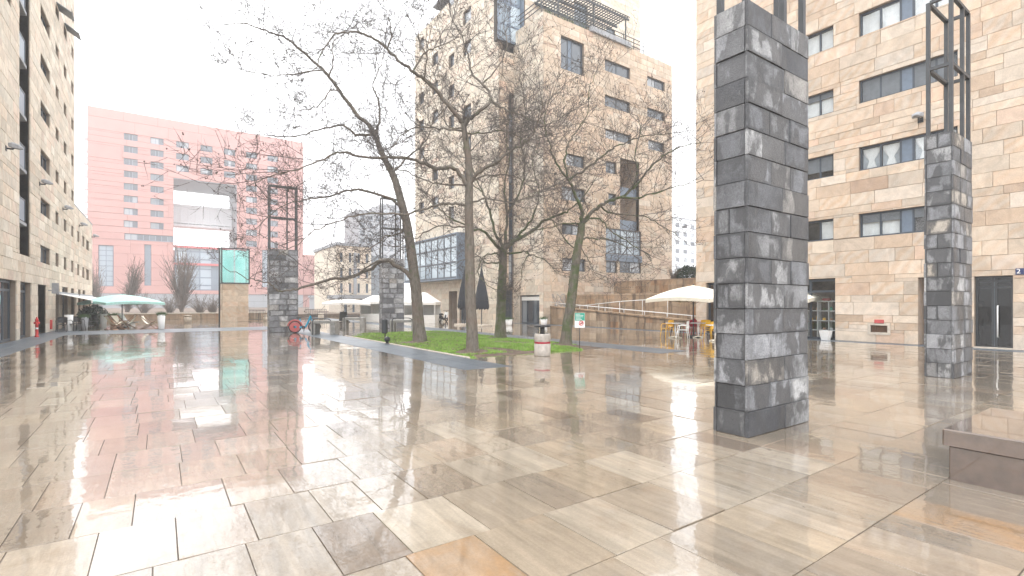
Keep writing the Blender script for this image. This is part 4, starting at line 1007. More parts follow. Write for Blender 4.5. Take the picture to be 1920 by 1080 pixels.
# bush and bare shrub on the terrace
def leaf_ball(name, label, cat, c, r, n, mat, seed, sq=1.0, leaf=.09):
    t = thing(name, label, cat, (c[0], c[1], c[2] - r * sq)); rg = random.Random(seed); m = MB()
    for k in range(n):
        z = rg.uniform(-1, 1); a = rg.uniform(0, 6.283); q = math.sqrt(1 - z * z); rr = r * (rg.uniform(.72, 1.04) + .06 * math.sin(3 * a + 4 * z))
        p = Vector((c[0] + q * math.cos(a) * rr, c[1] + q * math.sin(a) * rr, c[2] + z * rr * sq)); d1 = Vector((rg.gauss(0, 1), rg.gauss(0, 1), rg.gauss(0, 1))).normalized() * leaf; d2 = Vector((rg.gauss(0, 1), rg.gauss(0, 1), rg.gauss(0, 1))).normalized() * leaf
        m.add([p[:], (p + d1)[:], (p + d1 + d2)[:], (p + d2)[:]], [(0, 1, 2, 3)])
    m.build('crown', mat, t, 'stuff', world=True); 
    s = MB(); 
    for k in range(6): a = k * 1.05; s.tube([(c[0], c[1], c[2] - r * sq), (c[0] + math.cos(a) * r * .5, c[1] + math.sin(a) * r * .5, c[2] + .1)], [.06, .02], 5)
    s.build('trunk', M['twig_bark'], t, world=True); return t
bp = at(1290, 527, 38); leaf_ball('round_bush', 'round dark evergreen bush on the topmost terrace wall', 'bush', (bp.x, bp.y, bp.z + .15), 1.05, 5200, M['shrub_leaf'], 3, .95, .085)
# ------------------------------------------------------------------ bare shrubs (fans of stems)
def bare_fan(name, label, cat, base, h, spread, n, mat, seed, r0=.03, lean=(0, 0), upright=1.0, group=None):
    t = thing(name, label, cat, base, group); rg = random.Random(seed); m = MB(); tr = MB()
    bx, by, bz = base
    for k in range(n):
        a = rg.uniform(0, 6.283); s = spread * math.sqrt(rg.random()); hh = h * rg.uniform(.55, 1) * (1 - .35 * (s / spread) ** 2)
        bb = Vector((bx + rg.gauss(0, .06), by + rg.gauss(0, .06), bz)); tip = bb + Vector((math.cos(a) * s + lean[0] * hh, math.sin(a) * s + lean[1] * hh, hh))
        mid = bb.lerp(tip, .5) + Vector((math.cos(a) * s * -.12, math.sin(a) * s * -.12, hh * .04 * upright))
        pts = catmull([bb, mid, tip], 3); (tr if k < max(2, n // 10) else m).tube(pts, [r0 * (1 - .85 * i / (len(pts) - 1)) for i in range(len(pts))], 4, False)
        for q in range(7):
            p = pts[rg.randrange(1, len(pts) - 1)]; d = Vector((rg.gauss(0, .5), rg.gauss(0, .5), rg.uniform(.4, 1.2))).normalized() * rg.uniform(.08, .22) * h
            m.tube([p, p + d * .5 + Vector((rg.gauss(0, .02), rg.gauss(0, .02), 0)) * h, p + d], [r0 * .35, r0 * .28, r0 * .12], 3, False)
    tr.build('trunk', mat, t, world=True); m.build('crown', mat, t, 'stuff', world=True); return t
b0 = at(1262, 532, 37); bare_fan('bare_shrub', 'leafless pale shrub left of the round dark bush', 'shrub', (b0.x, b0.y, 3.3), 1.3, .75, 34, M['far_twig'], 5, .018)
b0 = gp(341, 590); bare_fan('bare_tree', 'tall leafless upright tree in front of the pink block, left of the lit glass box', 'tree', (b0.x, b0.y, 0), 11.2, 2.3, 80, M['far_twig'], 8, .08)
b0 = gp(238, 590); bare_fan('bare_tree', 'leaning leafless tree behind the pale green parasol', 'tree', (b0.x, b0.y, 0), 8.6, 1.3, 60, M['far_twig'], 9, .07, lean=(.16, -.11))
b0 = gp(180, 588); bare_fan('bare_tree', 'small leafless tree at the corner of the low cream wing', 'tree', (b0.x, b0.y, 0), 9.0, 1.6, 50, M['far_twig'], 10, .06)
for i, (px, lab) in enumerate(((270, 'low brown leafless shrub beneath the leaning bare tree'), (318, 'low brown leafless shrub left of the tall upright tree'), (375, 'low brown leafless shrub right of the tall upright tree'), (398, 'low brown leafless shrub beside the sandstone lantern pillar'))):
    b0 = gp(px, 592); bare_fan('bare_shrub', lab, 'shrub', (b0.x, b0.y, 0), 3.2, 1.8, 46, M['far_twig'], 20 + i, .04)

# ------------------------------------------------------------------ pink office block
PK = Plane('y', 169.7, -1)
pk = thing('office_block', 'huge pink office block pierced by a tall square opening with a white bridge inside', 'building', (11, 180, 0))
def Z3(x, y): return 160 + x / 2.4543, 180 + y / 2.4543
def Kr(xl, xr, yt, yb, ref='l'):
    a, b = Z3(xl, yt), Z3(xr, yb); return PK.rect(a[0], b[0], a[1], b[1], ref)
kx0 = PK.uz(164, 300)[0]; kx1 = PK.uz(568.5, 300)[0]; kz = (PK.uz(164, 203)[1] + PK.uz(540, 258)[1]) / 2
op = Kr(406, 697, 376, 683); 
colx = [(177, 241, 170), (300, 360, 189), (418, 476, 206), (530, 585, 222), (638, 690, 238), (740, 790, 253), (838, 886, 268)]
kw = []
r0 = Kr(177, 241, 170, 197); r1 = Kr(177, 241, 572, 600); zt0, dz = r0[3], (r0[3] - r1[3]) / 7
for i, (a, b, _) in enumerate(colx):
    u0, u1 = Kr(a, b, 200, 220)[:2]
    for k in range(3 if 2 <= i <= 4 else (9 if i > 4 else 8)): kw.append((u0, u1, zt0 - dz * k - 1.75, zt0 - dz * k))
band = Kr(180, 405, 626, 653); band2 = Kr(740, 990, 640, 668)
zb_ = zt0 - dz * 8
band = (band[0], op[0] - .02, zb_ - 1.8, zb_ - .1)
talls = [Kr(60, 130, 685, 875), Kr(272, 303, 683, 872), Kr(814, 841, 708, 880)]
smalls = [Kr(275, 303, 910, 936), Kr(813, 836, 912, 938)]
atr = Kr(415, 697, 683, 893); atr = (op[0], op[1], atr[2], op[2])
K_BASE = 4.2
holes = kw + [band, op, atr] + talls + smalls
facade(pk, PK, kx0, kx1, K_BASE, kz, holes, M['pink_render'], M['pink_joint'], hs=(3.55,), lens=(7, 10), nmax=220, seed=61, thick=1.0, stones='panel', depth=.12, gap=.06, jit=.015)
facade(pk, Plane('y', 169.9, -1), kx0, kx1, 0, K_BASE, [], M['grey_wall'], M['dark_mortar'], hs=(2.1,), lens=(4, 7), nmax=0, seed=62, thick=.6, name='plinth', stones='panel', depth=.1, gap=.05)
for r in kw: window(pk, PK, r, M['window_glass'], M['blue_panel'], cols=(.38, .62), rec=.35, fr=.14)
window(pk, PK, band, M['window_glass'], M['blue_panel'], cols=tuple(k / 8 for k in range(1, 8)), rec=.3, fr=.18)
for r in talls: window(pk, PK, r, M['pale_glass'], M['blue_panel'], cols=(.25, .5, .75) if r[1] - r[0] > 5 else (.5,), rows=tuple(k / 8 for k in range(1, 8)), rec=.4, fr=.2)
for r in smalls: window(pk, PK, r, M['window_glass'], M['blue_panel'], cols=(.5,), rec=.4, fr=.15)
D = 188.0
b = MB(); b.box(kx0, op[0], 170.72, D, 0, kz - .1).box(op[1], kx1, 170.72, D, 0, kz - .1).box(op[0], op[1], 170.72, D, op[3], kz - .1).box(op[0], op[1], 174.0, D, 0, op[2] - 1.2)
b.build('body', M['pink_render'], pk, world=True)
sf = MB(); sf.box(op[0], op[1], 169.8, D, op[3] - .2, op[3] - .01).box(op[1] - .2, op[1] - .01, 169.8, D, op[2], op[3] - .2).build('soffit', M['grey_wall'], pk, world=True)
# glazed link at the foot of the opening
window(pk, PK, (atr[0] + .3, atr[1] - .3, atr[2], atr[3] - .4), M['pale_glass'], M['blue_panel'], cols=tuple(k / 5 for k in range(1, 5)), rows=(0.12, .3, .5, .72, .9), rec=1.4, fr=.35, name='glazed_front', split=True)
m = MB()
for f in (0.62, 1.0): z = atr[2] + (atr[3] - atr[2]) * f; m.pbox(PK, atr[0], atr[1], z - .75, z - .1, -1.3, -.6)
m.build('red_beam', M['pinkred_paint'], pk, world=True)
# white bridge inside the opening
za, zb2 = Plane('y', 181, -1).uz(325, 386)[1], Plane('y', 181, -1).uz(325, 423)[1]
m = MB().box(op[0] - .5, op[1] + .3, 181, 186, zb2 + 1, za).build('bridge', M['white_wall'], pk, world=True)
x = op[0]; m2 = MB()
while x < op[1]: m2.box(x, x + .25, 180.75, 181, zb2 + .6, za - .4); x += 1.9
m2.box(op[0], op[1], 180.6, 186, za, za + .7).box(op[0], op[1], 180.6, 186, zb2, zb2 + .7); m2.build('bridge_frame', M['white_wall'], pk, world=True)
# low pink wing to the right
wx0, wx1 = kx1 + .05, PK.uz(601.5, 500)[0]; wz = PK.uz(601, 479)[1]
facade(pk, PK, wx0, wx1, K_BASE, wz, [], M['pink_render'], M['pink_joint'], hs=(3.55,), lens=(5, 9), nmax=30, seed=63, thick=.6, stones='panel', depth=.12, gap=.06)
MB().box(wx0, wx1, 170.32, 184, 0, wz - .1).build('body', M['pink_render'], pk, world=True)
# balconies on the far left flank
fl = MB()
for k in range(9): fl.box(kx0 - 1.1, kx0 - .05, 172, 175, zt0 - dz * k - 2.2, zt0 - dz * k - .4)
fl.build('side_balconies', M['white_wall'], pk, 'stuff', world=True)

# ------------------------------------------------------------------ farther houses and towers
def block(name, label, px0, px1, ytop, d, depth, mat, rows, cols, cat='building', wh=1.5, fill=.5, ybase=None, skip=()):
    a = at(px0, 568, d); P = Plane('y', a.y, -1); u0, u1 = P.uz(px0, 500)[0], P.uz(px1, 500)[0]
    zt = (P.uz((px0 + px1) / 2, ytop)[1]); t = thing(name, label, cat, ((u0 + u1) / 2, a.y + 2, 0))
    hs_ = []
    for i in range(rows):
        for j in range(cols):
            if (i, j) in skip: continue
            cw = (u1 - u0) / cols; z = zt - (i + .75) * (zt - 1) / rows; hs_.append((u0 + cw * (j + .5 - fill / 2), u0 + cw * (j + .5 + fill / 2), z - wh / 2, z + wh / 2))
    r_ = [(u0, u1, 0, zt)]
    for h in hs_: r_ = subtract(r_, h)
    m_ = MB()
    for r in r_: m_.pbox(P, *r, -.5, 0)
    m_.box(u0, u1, a.y + .52, a.y + depth, 0, zt); m_.build('wall', mat, t, world=True)
    MB().box(u0 - .2, u1 + .2, a.y - .2, a.y + depth + .2, zt + .01, zt + .5).build('roof', M['grey_wall'], t, world=True)
    for h in hs_: window(t, P, h, M['window_glass'], M['blue_panel'], rec=.2, fr=.12)
    return t, P, u0, u1, zt
t, P, u0, u1, zt = block('tan_house', 'four storey tan house in the mist left of the trees', 632, 696, 462, 78, 14, M['cream_stone'], 4, 4, fill=.3, skip=())
m = MB().box(u1 + .02, u1 + 2.4, P.c + 1, P.c + 13, 0, zt - 1.2).build('glass_stair', M['window_glass'], t, world=True)
b_ = MB().pbox(P, u0 + (u1 - u0) * .47, u0 + (u1 - u0) * .55, 3, zt - 1, .02, .3).build('pilaster', M['grey_wall'], t, world=True)
block('grey_tower', 'hazy grey apartment tower rising behind the tan house', 672, 716, 398, 150, 14, M['grey_wall'], 12, 3, fill=.6)
block('grey_tower', 'hazy tower at the left of the stepped sandstone block, partly hidden by it', 716, 752, 386, 190, 14, M['grey_wall'], 13, 3, fill=.6)
block('white_tower', 'hazy white apartment tower in the gap between the two tan houses', 1263, 1306, 412, 170, 14, M['white_wall'], 10, 3, fill=.55)
block('grey_shed', 'low grey flat roofed house at the end of the square', 603, 640, 558, 100, 10, M['grey_wall'], 1, 2, fill=.35, wh=2.0)
t, P, u0, u1, zt = block('stone_house', 'low pale stone house with dark openings behind the white tents', 640, 700, 560, 66, 6, M['pale_stone'], 1, 4, fill=.3, wh=1.8)
# low wall across the far end
lw = thing('low_wall', 'long low stone wall at the far end of the square below the pink block', 'wall', (0, 60.5, 0))
r_ = [(a, b, 0, .55) for a, b in bond(-8, 10, .8, 1.4, random.Random(3))]
w_ = MB().box(-8, 10, 60.55, 61.0, 0, .55).build('wall', M['mortar'], lw, world=True); put_stones(w_, Plane('y', 60.55, -1), r_, M['stained_stone'], nmax=60)
MB().box(-8, 10, 60.4, 61.1, .55, .65).build('coping', M['pale_stone'], lw, world=True)
MB().box(-40, 60, 61.2, 165, -.04, .35).build('planting_bed', M['brown_soil'], kind='structure')
# ------------------------------------------------------------------ basalt pillars with steel cages
def pillar(x0, x1, y0, y1, h, cage_h, label, seed, mat='basalt', course=.315, nposts=True):
    t = thing('stone_pillar', label, 'pillar', ((x0 + x1) / 2, (y0 + y1) / 2, 0), 'dark stone pillars with steel cages')
    rg = random.Random(seed); e = .04
    core = MB().box(x0 + e, x1 - e, y0 + e, y1 - e, 0, h - .02).build('core', M['dark_mortar'], t, world=True)
    n = round(h / course); ch = h / n
    for ax, c, s, u0, u1, k in (('y', y0 + e, -1, x0, x1, 3), ('y', y1 - e, 1, x0, x1, 3), ('x', x0 + e, -1, y0 + e + .001, y1 - e - .001, 1), ('x', x1 - e, 1, y0 + e + .001, y1 - e - .001, 1)):
        rc_ = []
        for i in range(n):
            z0, z1 = i * ch, (i + 1) * ch
            if k == 1: cuts = [u0, u1] if rg.random() < .85 else [u0, (u0 * .45 + u1 * .55), u1]
            else:
                ln = u1 - u0; cuts = rg.choice([[u0, u0 + ln * .36, u0 + ln * .68, u1], [u0, u0 + ln * .53, u1], [u0, u0 + ln * .58, u1], [u0, u0 + ln * .33, u0 + ln * .66, u1]])
            for a, b in zip(cuts, cuts[1:]): rc_.append((a, b, z0, z1))
        put_stones(t, Plane(ax, c, s), rc_, M[mat], nmax=80 if s < 0 else 0, depth=e, gap=.005, jit=.010, rng=rg)
    MB().box(x0 + .05, x1 - .05, y0 + .05, y1 - .05, h - .02, h + .012).build('cap', M['steel'], t, world=True)
    cg = MB(); px = [x0 + .06, x1 - .06]; py = [y0 + .06, y1 - .06]; zt = h + cage_h; w = .07
    for a in px:
        for b in py: cg.bar((a, b, h), (a, b, zt), w)
    cg.bar((x0 + (x1 - x0) * .62, py[0], h), (x0 + (x1 - x0) * .62, py[0], zt), w)
    for f in (.0, .5, 1.0):
        z = h + cage_h * f + (w / 2 if f == 0 else 0)
        if f == 0: continue
        for b in py: cg.bar((px[0] + w / 2, b, z), (px[1] - w / 2, b, z), w * .98)
        for a in px: cg.bar((a, py[0] + w / 2, z), (a, py[1] - w / 2, z), w * .96)
    cg.build('cage', M['steel'], t, world=True); return t
pillar(5.86, 7.40, 3.345, 3.81, 5.36, 3.4, 'large dark basalt pillar standing nearest in the wet square', 71)
# the second pillar
pillar(14.12, 15.50, 3.40, 3.92, 5.40, 3.0, 'dark basalt pillar with a steel cage in front of the glazed entrance', 72)
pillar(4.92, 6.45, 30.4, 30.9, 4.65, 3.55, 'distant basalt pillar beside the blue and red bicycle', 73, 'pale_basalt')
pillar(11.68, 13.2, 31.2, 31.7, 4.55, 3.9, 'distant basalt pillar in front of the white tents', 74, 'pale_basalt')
# sandstone lantern pillar
lx0, lx1, ly = 4.55, 6.75, 49.6
t = thing('lantern_pillar', 'sandstone pillar carrying a teal glass box in front of the pink block', 'pillar', ((lx0 + lx1) / 2, ly + .8, 0))
PLn = Plane('y', ly, -1)
a0, a1 = PLn.uz(417, 560)[0], PLn.uz(466, 560)[0]; hz = PLn.uz(440, 530)[1]; ht = PLn.uz(440, 466)[1]
core = MB().box(a0 + .02, a1 - .02, ly + .05, ly + 1.9, 0, hz).build('core', M['mortar'], t, world=True)
rg = random.Random(5); rc_ = []
for za, zb in courses(0, hz, (.5, .42), rg): rc_ += [(p, q, za, zb) for p, q in bond(a0, a1, .9, 1.6, rg)]
put_stones(core, Plane('y', ly + .05, -1), rc_, M['tan_stone'], nmax=60)
rc_ = [(ly + .05, ly + 1.9, za, zb) for za, zb in courses(0, hz, (.5,), rg)]
put_stones(core, Plane('x', a0 + .02, -1), rc_, M['tan_stone'], nmax=30)
fm = MB(); w = .1
for x in (a0 - .05, a1 + .05):
    for y in (ly, ly + 1.9): fm.bar((x, y, hz - .1), (x, y, ht), w)
for z in (hz - .05, ht):
    for y in (ly, ly + 1.9): fm.bar((a0, y, z), (a1, y, z), w * .98)
    for x in (a0 - .05, a1 + .05): fm.bar((x, ly + w / 2, z), (x, ly + 1.9 - w / 2, z), w * .98)
fm.build('frame', M['dark_metal'], t, world=True)
xm = (a0 + a1) / 2
gl = MB(); yb = ly + 1.2
for xa, ya_, xb, yb2 in ((a0, ly + 1.85, xm - .02, ly + .9), (xm + .02, ly + .9, a1, ly + 1.85), (a0 - .05, ly + .1, a0 - .05, ly + 1.8), (a1 + .05, ly + .1, a1 + .05, ly + 1.8)):
    gl.bar((xa, ya_, (hz + ht) / 2), (xb, yb2, (hz + ht) / 2), .03, ht - hz - .1)
gl.build('teal_panel', M['frosted_teal'], t, world=True)
MB().box(a0, a1, ly + .03, ly + .045, hz, ht - .06).build('front_pane', M['clear_glass'], t, world=True)
MB().bar((xm, ly + .84, hz), (xm, ly + .84, ht), .1).build('mullion', M['white_wall'], t, world=True)
pp_ = at(416.5, 560, 43.5); MB().tube([(a0 - .22, ly, 0), (a0 - .22, ly, ht)], .07, 8).build('downpipe', M['dark_metal'], t, world=True)

# ------------------------------------------------------------------ stone bench block, lower right
t = thing('bench', 'dark stone block bench at the lower right edge of the square', 'bench', (6.8, .2, 0))
MB().bev(6.04, 7.6, -1.5, 1.49, 0, .315, .01).build('base', M['dark_stone'], t, world=True)
MB().bev(6.0, 7.64, -1.54, 1.53, .322, .475, .012).build('seat', M['dark_stone'], t, world=True)

# ------------------------------------------------------------------ bare trees on the lawn
def tree(label, base, d0, trunk, limbs, mat, seed, dens=1.0):
    """trunk, limbs: outlines read off the photograph; each gets its own depth so that the crown is round"""
    bx, by = base
    t = thing('bare_tree', label, 'tree', (bx, by, 0), 'leafless trees on the lawn')
    rg = random.Random(seed)
    def path(pts, da, db):
        n = len(pts); return [at(px, py, d0 + da + (db - da) * (i / max(1, n - 1)) ** 1.3) for i, (px, py) in enumerate(pts)]
    tp = path(trunk[0], 0, trunk[3]); off = Vector((bx, by, 0)) - Vector((tp[0].x, tp[0].y, 0))
    tp[0].z = -0.03
    cp = catmull(tp, 5); n = len(cp); r0, r1 = trunk[1], trunk[2]
    rs = [r0 + (r1 - r0) * (i / (n - 1)) for i in range(n)]
    for i in range(min(4, n)): rs[i] *= (1.45, 1.22, 1.1, 1.04)[i]
    rs = [r * (1 + rg.uniform(-.05, .05)) for r in rs]
    MB().tube(cp, rs, 12).build('trunk', M[mat], t, world=True)
    tw = MB(); pods = MB()
    sources = [(cp[int(n * .62):], .05, 1.0)]
    for lim in limbs:
        pts, ra, rb_, da, db = lim[:5]
        c = catmull(path(pts, da, db), 4); m = len(c)
        # gnarled: small random offsets
        for i in range(2, m - 1): c[i] = c[i] + Vector((rg.gauss(0, .022), rg.gauss(0, .022), rg.gauss(0, .022)))
        rr = [ra + (rb_ - ra) * (i / (m - 1)) ** .8 for i in range(m)]
        MB().tube(c, rr, 7).build('limb', M[mat], t, world=True)
        sources.append((c, rb_, lim[5] if len(lim) > 5 else 1.0))
    def twig(p, d, L, r, lev):
        n_ = 4 if lev < 3 else 3; pts = [p]; q = p.copy(); dr = d.normalized()
        for i in range(n_):
            dr = (dr + Vector((rg.gauss(0, .13), rg.gauss(0, .13), rg.gauss(.06, .12)))).normalized(); q = q + dr * (L / n_); pts.append(q.copy())
        tw.tube(pts, [r * (1 - .72 * i / n_) for i in range(n_ + 1)], 4 if lev == 1 else 3, False)
        if lev < 4:
            k = {1: 5, 2: 3, 3: 2}[lev]
            k = max(1, int(k * dens + rg.random()))
            for j in range(k):
                f = rg.uniform(.25, 1.0); i = min(n_ - 1, int(f * n_)); pp = pts[i].lerp(pts[i + 1], f * n_ - i)
                side = Vector((rg.gauss(0, 1), rg.gauss(0, 1), rg.gauss(.15, .8))).normalized(); dd = ((pts[i + 1] - pts[i]).normalized() * .65 + side * .8)
                twig(pp, dd, L * rg.uniform(.42, .72), max(.0068, r * .55), lev + 1)
        elif rg.random() < .22:
            for j in range(rg.choice((1, 1, 2))): pods.octa((pts[-1] + Vector((rg.gauss(0, .03), rg.gauss(0, .03), rg.gauss(0, .03))))[:], rg.uniform(.014, .024))
    for c, rb_, td in sources:
        ln = sum((c[i + 1] - c[i]).length for i in range(len(c) - 1)); cnt = max(3, int(ln * 2.8 * dens * td))
        for k in range(cnt):
            f = .22 + .78 * (k + rg.random()) / cnt; i = min(len(c) - 2, int(f * (len(c) - 1))); p = c[i].lerp(c[i + 1], f * (len(c) - 1) - i)
            tg = (c[i + 1] - c[i]).normalized(); side = Vector((rg.gauss(0, 1), rg.gauss(0, 1), rg.gauss(.35, .7))).normalized()
            L = rg.uniform(.7, 1.75) * min(1.0, .5 + ln * .12)
            twig(p, tg * .6 + side * .75, L * (1.25 if td == 1.0 else .8), max(.013, min(.022, rb_ * .95)), 1)
        tg = (c[-1] - c[-2]); twig(c[-1], tg, .7, rb_ * .9, 1)
    tw.build('twigs', M['twig_bark'], t, 'stuff', world=True)
    if pods.v: pods.build('seed_pods', M['pod_brown'], t, 'stuff', world=True)
    return t
g1, g2, g3, g4 = gp(788, 644), gp(886, 662), gp(938, 638), gp(1060, 649)
D_ = lambda g: g.x * FX + g.y * FY
tree('leaning bare tree with a long low branch reaching over the paving on the left', (g1.x, g1.y), D_(g1),
     ([(788, 644), (784, 600), (780, 545), (772, 480), (763, 420), (755, 389), (739, 333), (720, 296), (704, 255)], .255, .105, .6),
     [([(704, 255), (693, 237), (670, 215), (637, 170), (613, 139), (593, 118), (563, 93), (537, 72), (507, 61), (485, 52), (456, 44), (422, 46)], .10, .012, .6, -1.2),
      ([(704, 255), (712, 220), (709, 185), (700, 158), (715, 120), (722, 85)], .06, .012, .6, 1.6),
      ([(698, 252), (667, 254), (644, 235), (607, 241), (563, 255), (522, 255), (474, 252)], .065, .012, .5, 1.0),
      ([(637, 170), (618, 170), (600, 196), (574, 205), (544, 213)], .035, .01, .1, -.8),
      ([(606, 131), (548, 139), (507, 142), (448, 130)], .035, .01, -.4, -1.8),
      ([(617, 143), (624, 115), (622, 89), (637, 67), (665, 50)], .035, .01, -.3, .9),
      ([(753, 388), (726, 370), (674, 355), (644, 359), (607, 370), (574, 374), (520, 392), (478, 430)], .07, .012, .4, -1.5),
      ([(778, 528), (756, 506), (733, 492), (717, 489), (689, 506), (655, 519), (622, 523), (590, 532), (562, 541), (539, 545), (520, 545), (509, 533), (479, 525), (465, 521), (423, 504)], .10, .012, .1, -2.2, .3),
      ([(717, 489), (700, 492), (670, 515), (655, 523), (630, 529)], .05, .012, -.5, -1.0),
      ([(765, 425), (740, 440), (720, 445), (700, 462), (690, 470)], .045, .012, .3, -.9),
      ([(770, 470), (750, 430), (738, 437), (713, 463), (712, 488)], .03, .01, .3, 1.2),
      ([(735, 325), (770, 290), (800, 262), (815, 225), (850, 190)], .05, .012, .5, 2.0)], 'bark', 101, 1.15)
tree('straight bare tree nearest the camera in the grass, centre of the lawn front', (g2.x, g2.y), D_(g2),
     ([(886, 662), (885, 620), (882, 560), (881, 500), (880, 440), (879, 380), (880, 330), (877, 290), (872, 255), (869, 232)], .20, .085, .2),
     [([(869, 232), (855, 215), (837, 195), (820, 172), (795, 150), (774, 135), (755, 118), (726, 93), (696, 70), (670, 61), (644, 61), (622, 70), (604, 98), (590, 130)], .085, .012, .2, -1.5),
      ([(870, 234), (890, 215), (910, 199), (922, 182), (905, 157), (887, 142), (881, 117), (872, 87), (858, 55), (845, 30)], .07, .012, .2, 1.0),
      ([(920, 186), (940, 200), (965, 212), (995, 225), (1030, 232), (1060, 215)], .045, .012, .4, -.9),
      ([(882, 345), (890, 331), (905, 318), (924, 307), (938, 300), (955, 285), (982, 270), (995, 257), (1007, 235), (1018, 205), (1012, 165)], .075, .014, .1, -1.6),
      ([(880, 360), (868, 332), (852, 317), (818, 314), (794, 306), (767, 296), (726, 296), (678, 293), (641, 285), (607, 296), (567, 315), (522, 326), (474, 344)], .085, .012, .1, -1.8),
      ([(875, 348), (864, 346), (835, 346), (813, 343), (784, 331), (750, 318), (712, 320), (670, 335)], .04, .01, .1, 1.6),
      ([(878, 386), (854, 382), (830, 383), (801, 390), (770, 400), (735, 402), (688, 401), (641, 412), (600, 427), (560, 455), (520, 480)], .05, .011, .1, -1.4),
      ([(878, 425), (854, 424), (828, 423), (800, 434), (775, 450), (740, 462)], .035, .01, 0, 1.0),
      ([(882, 380), (910, 372), (939, 375), (967, 378), (987, 371), (1020, 355)], .035, .01, .1, -1.4),
      ([(884, 340), (912, 330), (948, 328), (975, 336), (991, 348), (1020, 372)], .035, .01, .1, 1.4),
      ([(869, 246), (832, 241), (795, 239), (770, 242), (745, 262), (720, 300)], .035, .01, .2, -1.2),
      ([(868, 240), (842, 237), (832, 212), (823, 183), (816, 150), (826, 110)], .03, .01, .2, 1.4),
      ([(872, 250), (905, 250), (940, 246), (975, 258), (1010, 290)], .035, .01, .2, .9),
      ([(774, 135), (790, 105), (812, 92), (840, 78), (860, 70)], .035, .01, -.9, .3),
      ([(795, 150), (800, 110), (785, 70), (790, 30)], .03, .01, -.7, -1.6),
      ([(726, 93), (735, 60), (725, 30)], .025, .01, -1.0, -1.8),
      ([(905, 157), (935, 120), (950, 85), (945, 45)], .03, .01, .5, 1.4)], 'bark', 102, 1.0)
tree('mossy forked bare tree at the back right of the lawn behind the concrete bin', (g3.x, g3.y), D_(g3),
     ([(938, 638), (939, 590), (941, 540), (943, 500), (944, 468)], .24, .17, .1),
     [([(943, 470), (926, 454), (910, 436), (890, 429), (868, 420), (840, 405), (815, 380)], .09, .012, .1, -1.6),
      ([(944, 468), (936, 450), (926, 430), (914, 384), (905, 360), (895, 341), (880, 300), (862, 265)], .085, .012, .1, 1.3),
      ([(946, 468), (963, 452), (982, 442), (999, 432), (1023, 412), (1052, 401), (1067, 393), (1095, 370), (1120, 330)], .11, .014, .1, -1.5),
      ([(946, 466), (955, 455), (979, 436), (996, 413), (1006, 389), (1010, 360), (1000, 310), (1012, 270)], .07, .012, .1, 1.4),
      ([(945, 466), (948, 440), (951, 400), (946, 350), (955, 300), (948, 250), (965, 200)], .085, .012, .1, -.5),
      ([(946, 476), (977, 471), (994, 476), (1020, 487), (1045, 512)], .05, .01, .1, -1.2),
      ([(985, 474), (991, 478), (982, 493), (977, 526)], .03, .01, -.3, -1.0),
      ([(940, 479), (914, 477), (902, 490), (897, 515), (915, 535), (935, 545)], .04, .01, .1, -1.0),
      ([(940, 492), (914, 493), (896, 482), (870, 486), (845, 500)], .04, .01, .1, 1.0),
      ([(951, 400), (975, 360), (985, 310), (975, 260), (985, 210), (975, 150)], .05, .01, 0, .8),
      ([(905, 360), (885, 345), (868, 310), (850, 290)], .035, .01, .7, 1.5)], 'mossy_bark', 103, 1.1)
tree('mossy leaning bare tree behind the green notice on its thin post', (g4.x, g4.y), D_(g4),
     ([(1060, 649), (1064, 610), (1071, 565), (1077, 515), (1083, 468), (1088, 442), (1091, 418)], .215, .13, .1),
     [([(1091, 418), (1091, 396), (1083, 375), (1073, 351), (1065, 338), (1047, 313), (1036, 289), (1031, 271), (1020, 225), (1032, 175)], .085, .012, .1, -1.0),
      ([(1065, 338), (1060, 313), (1060, 292), (1065, 271), (1078, 250), (1100, 215), (1108, 160), (1122, 130)], .05, .01, -.1, .9),
      ([(1066, 338), (1088, 323), (1111, 307), (1130, 292), (1155, 276), (1187, 261), (1220, 253), (1262, 250)], .055, .011, -.1, -1.4),
      ([(1092, 418), (1111, 398), (1127, 385), (1143, 375), (1166, 370), (1187, 354), (1207, 331), (1233, 302), (1254, 287), (1284, 274), (1318, 268)], .085, .012, .1, -1.3),
      ([(1166, 370), (1197, 370), (1220, 364), (1246, 357), (1280, 346), (1330, 338)], .045, .01, -.4, -1.6),
      ([(1094, 420), (1109, 408), (1130, 416), (1145, 434), (1168, 447), (1197, 466), (1220, 484), (1212, 495)], .045, .01, .1, -1.1),
      ([(1088, 452), (1096, 447), (1111, 446), (1148, 450), (1175, 462), (1230, 464)], .04, .01, .1, 1.0),
      ([(1127, 387), (1140, 397), (1161, 401), (1207, 406), (1233, 419), (1257, 432), (1285, 452)], .04, .01, 0, 1.2),
      ([(1087, 420), (1057, 419), (1026, 427), (1000, 433), (975, 450)], .04, .01, .1, -1.0),
      ([(1088, 462), (1100, 480), (1108, 495), (1117, 515)], .025, .008, .1, -.6),
      ([(1187, 354), (1195, 320), (1190, 290), (1200, 250), (1195, 215)], .035, .01, -.5, .6),
      ([(1085, 470), (1060, 450), (1040, 420), (1022, 395)], .035, .01, .1, 1.4)], 'mossy_bark', 104, .95)

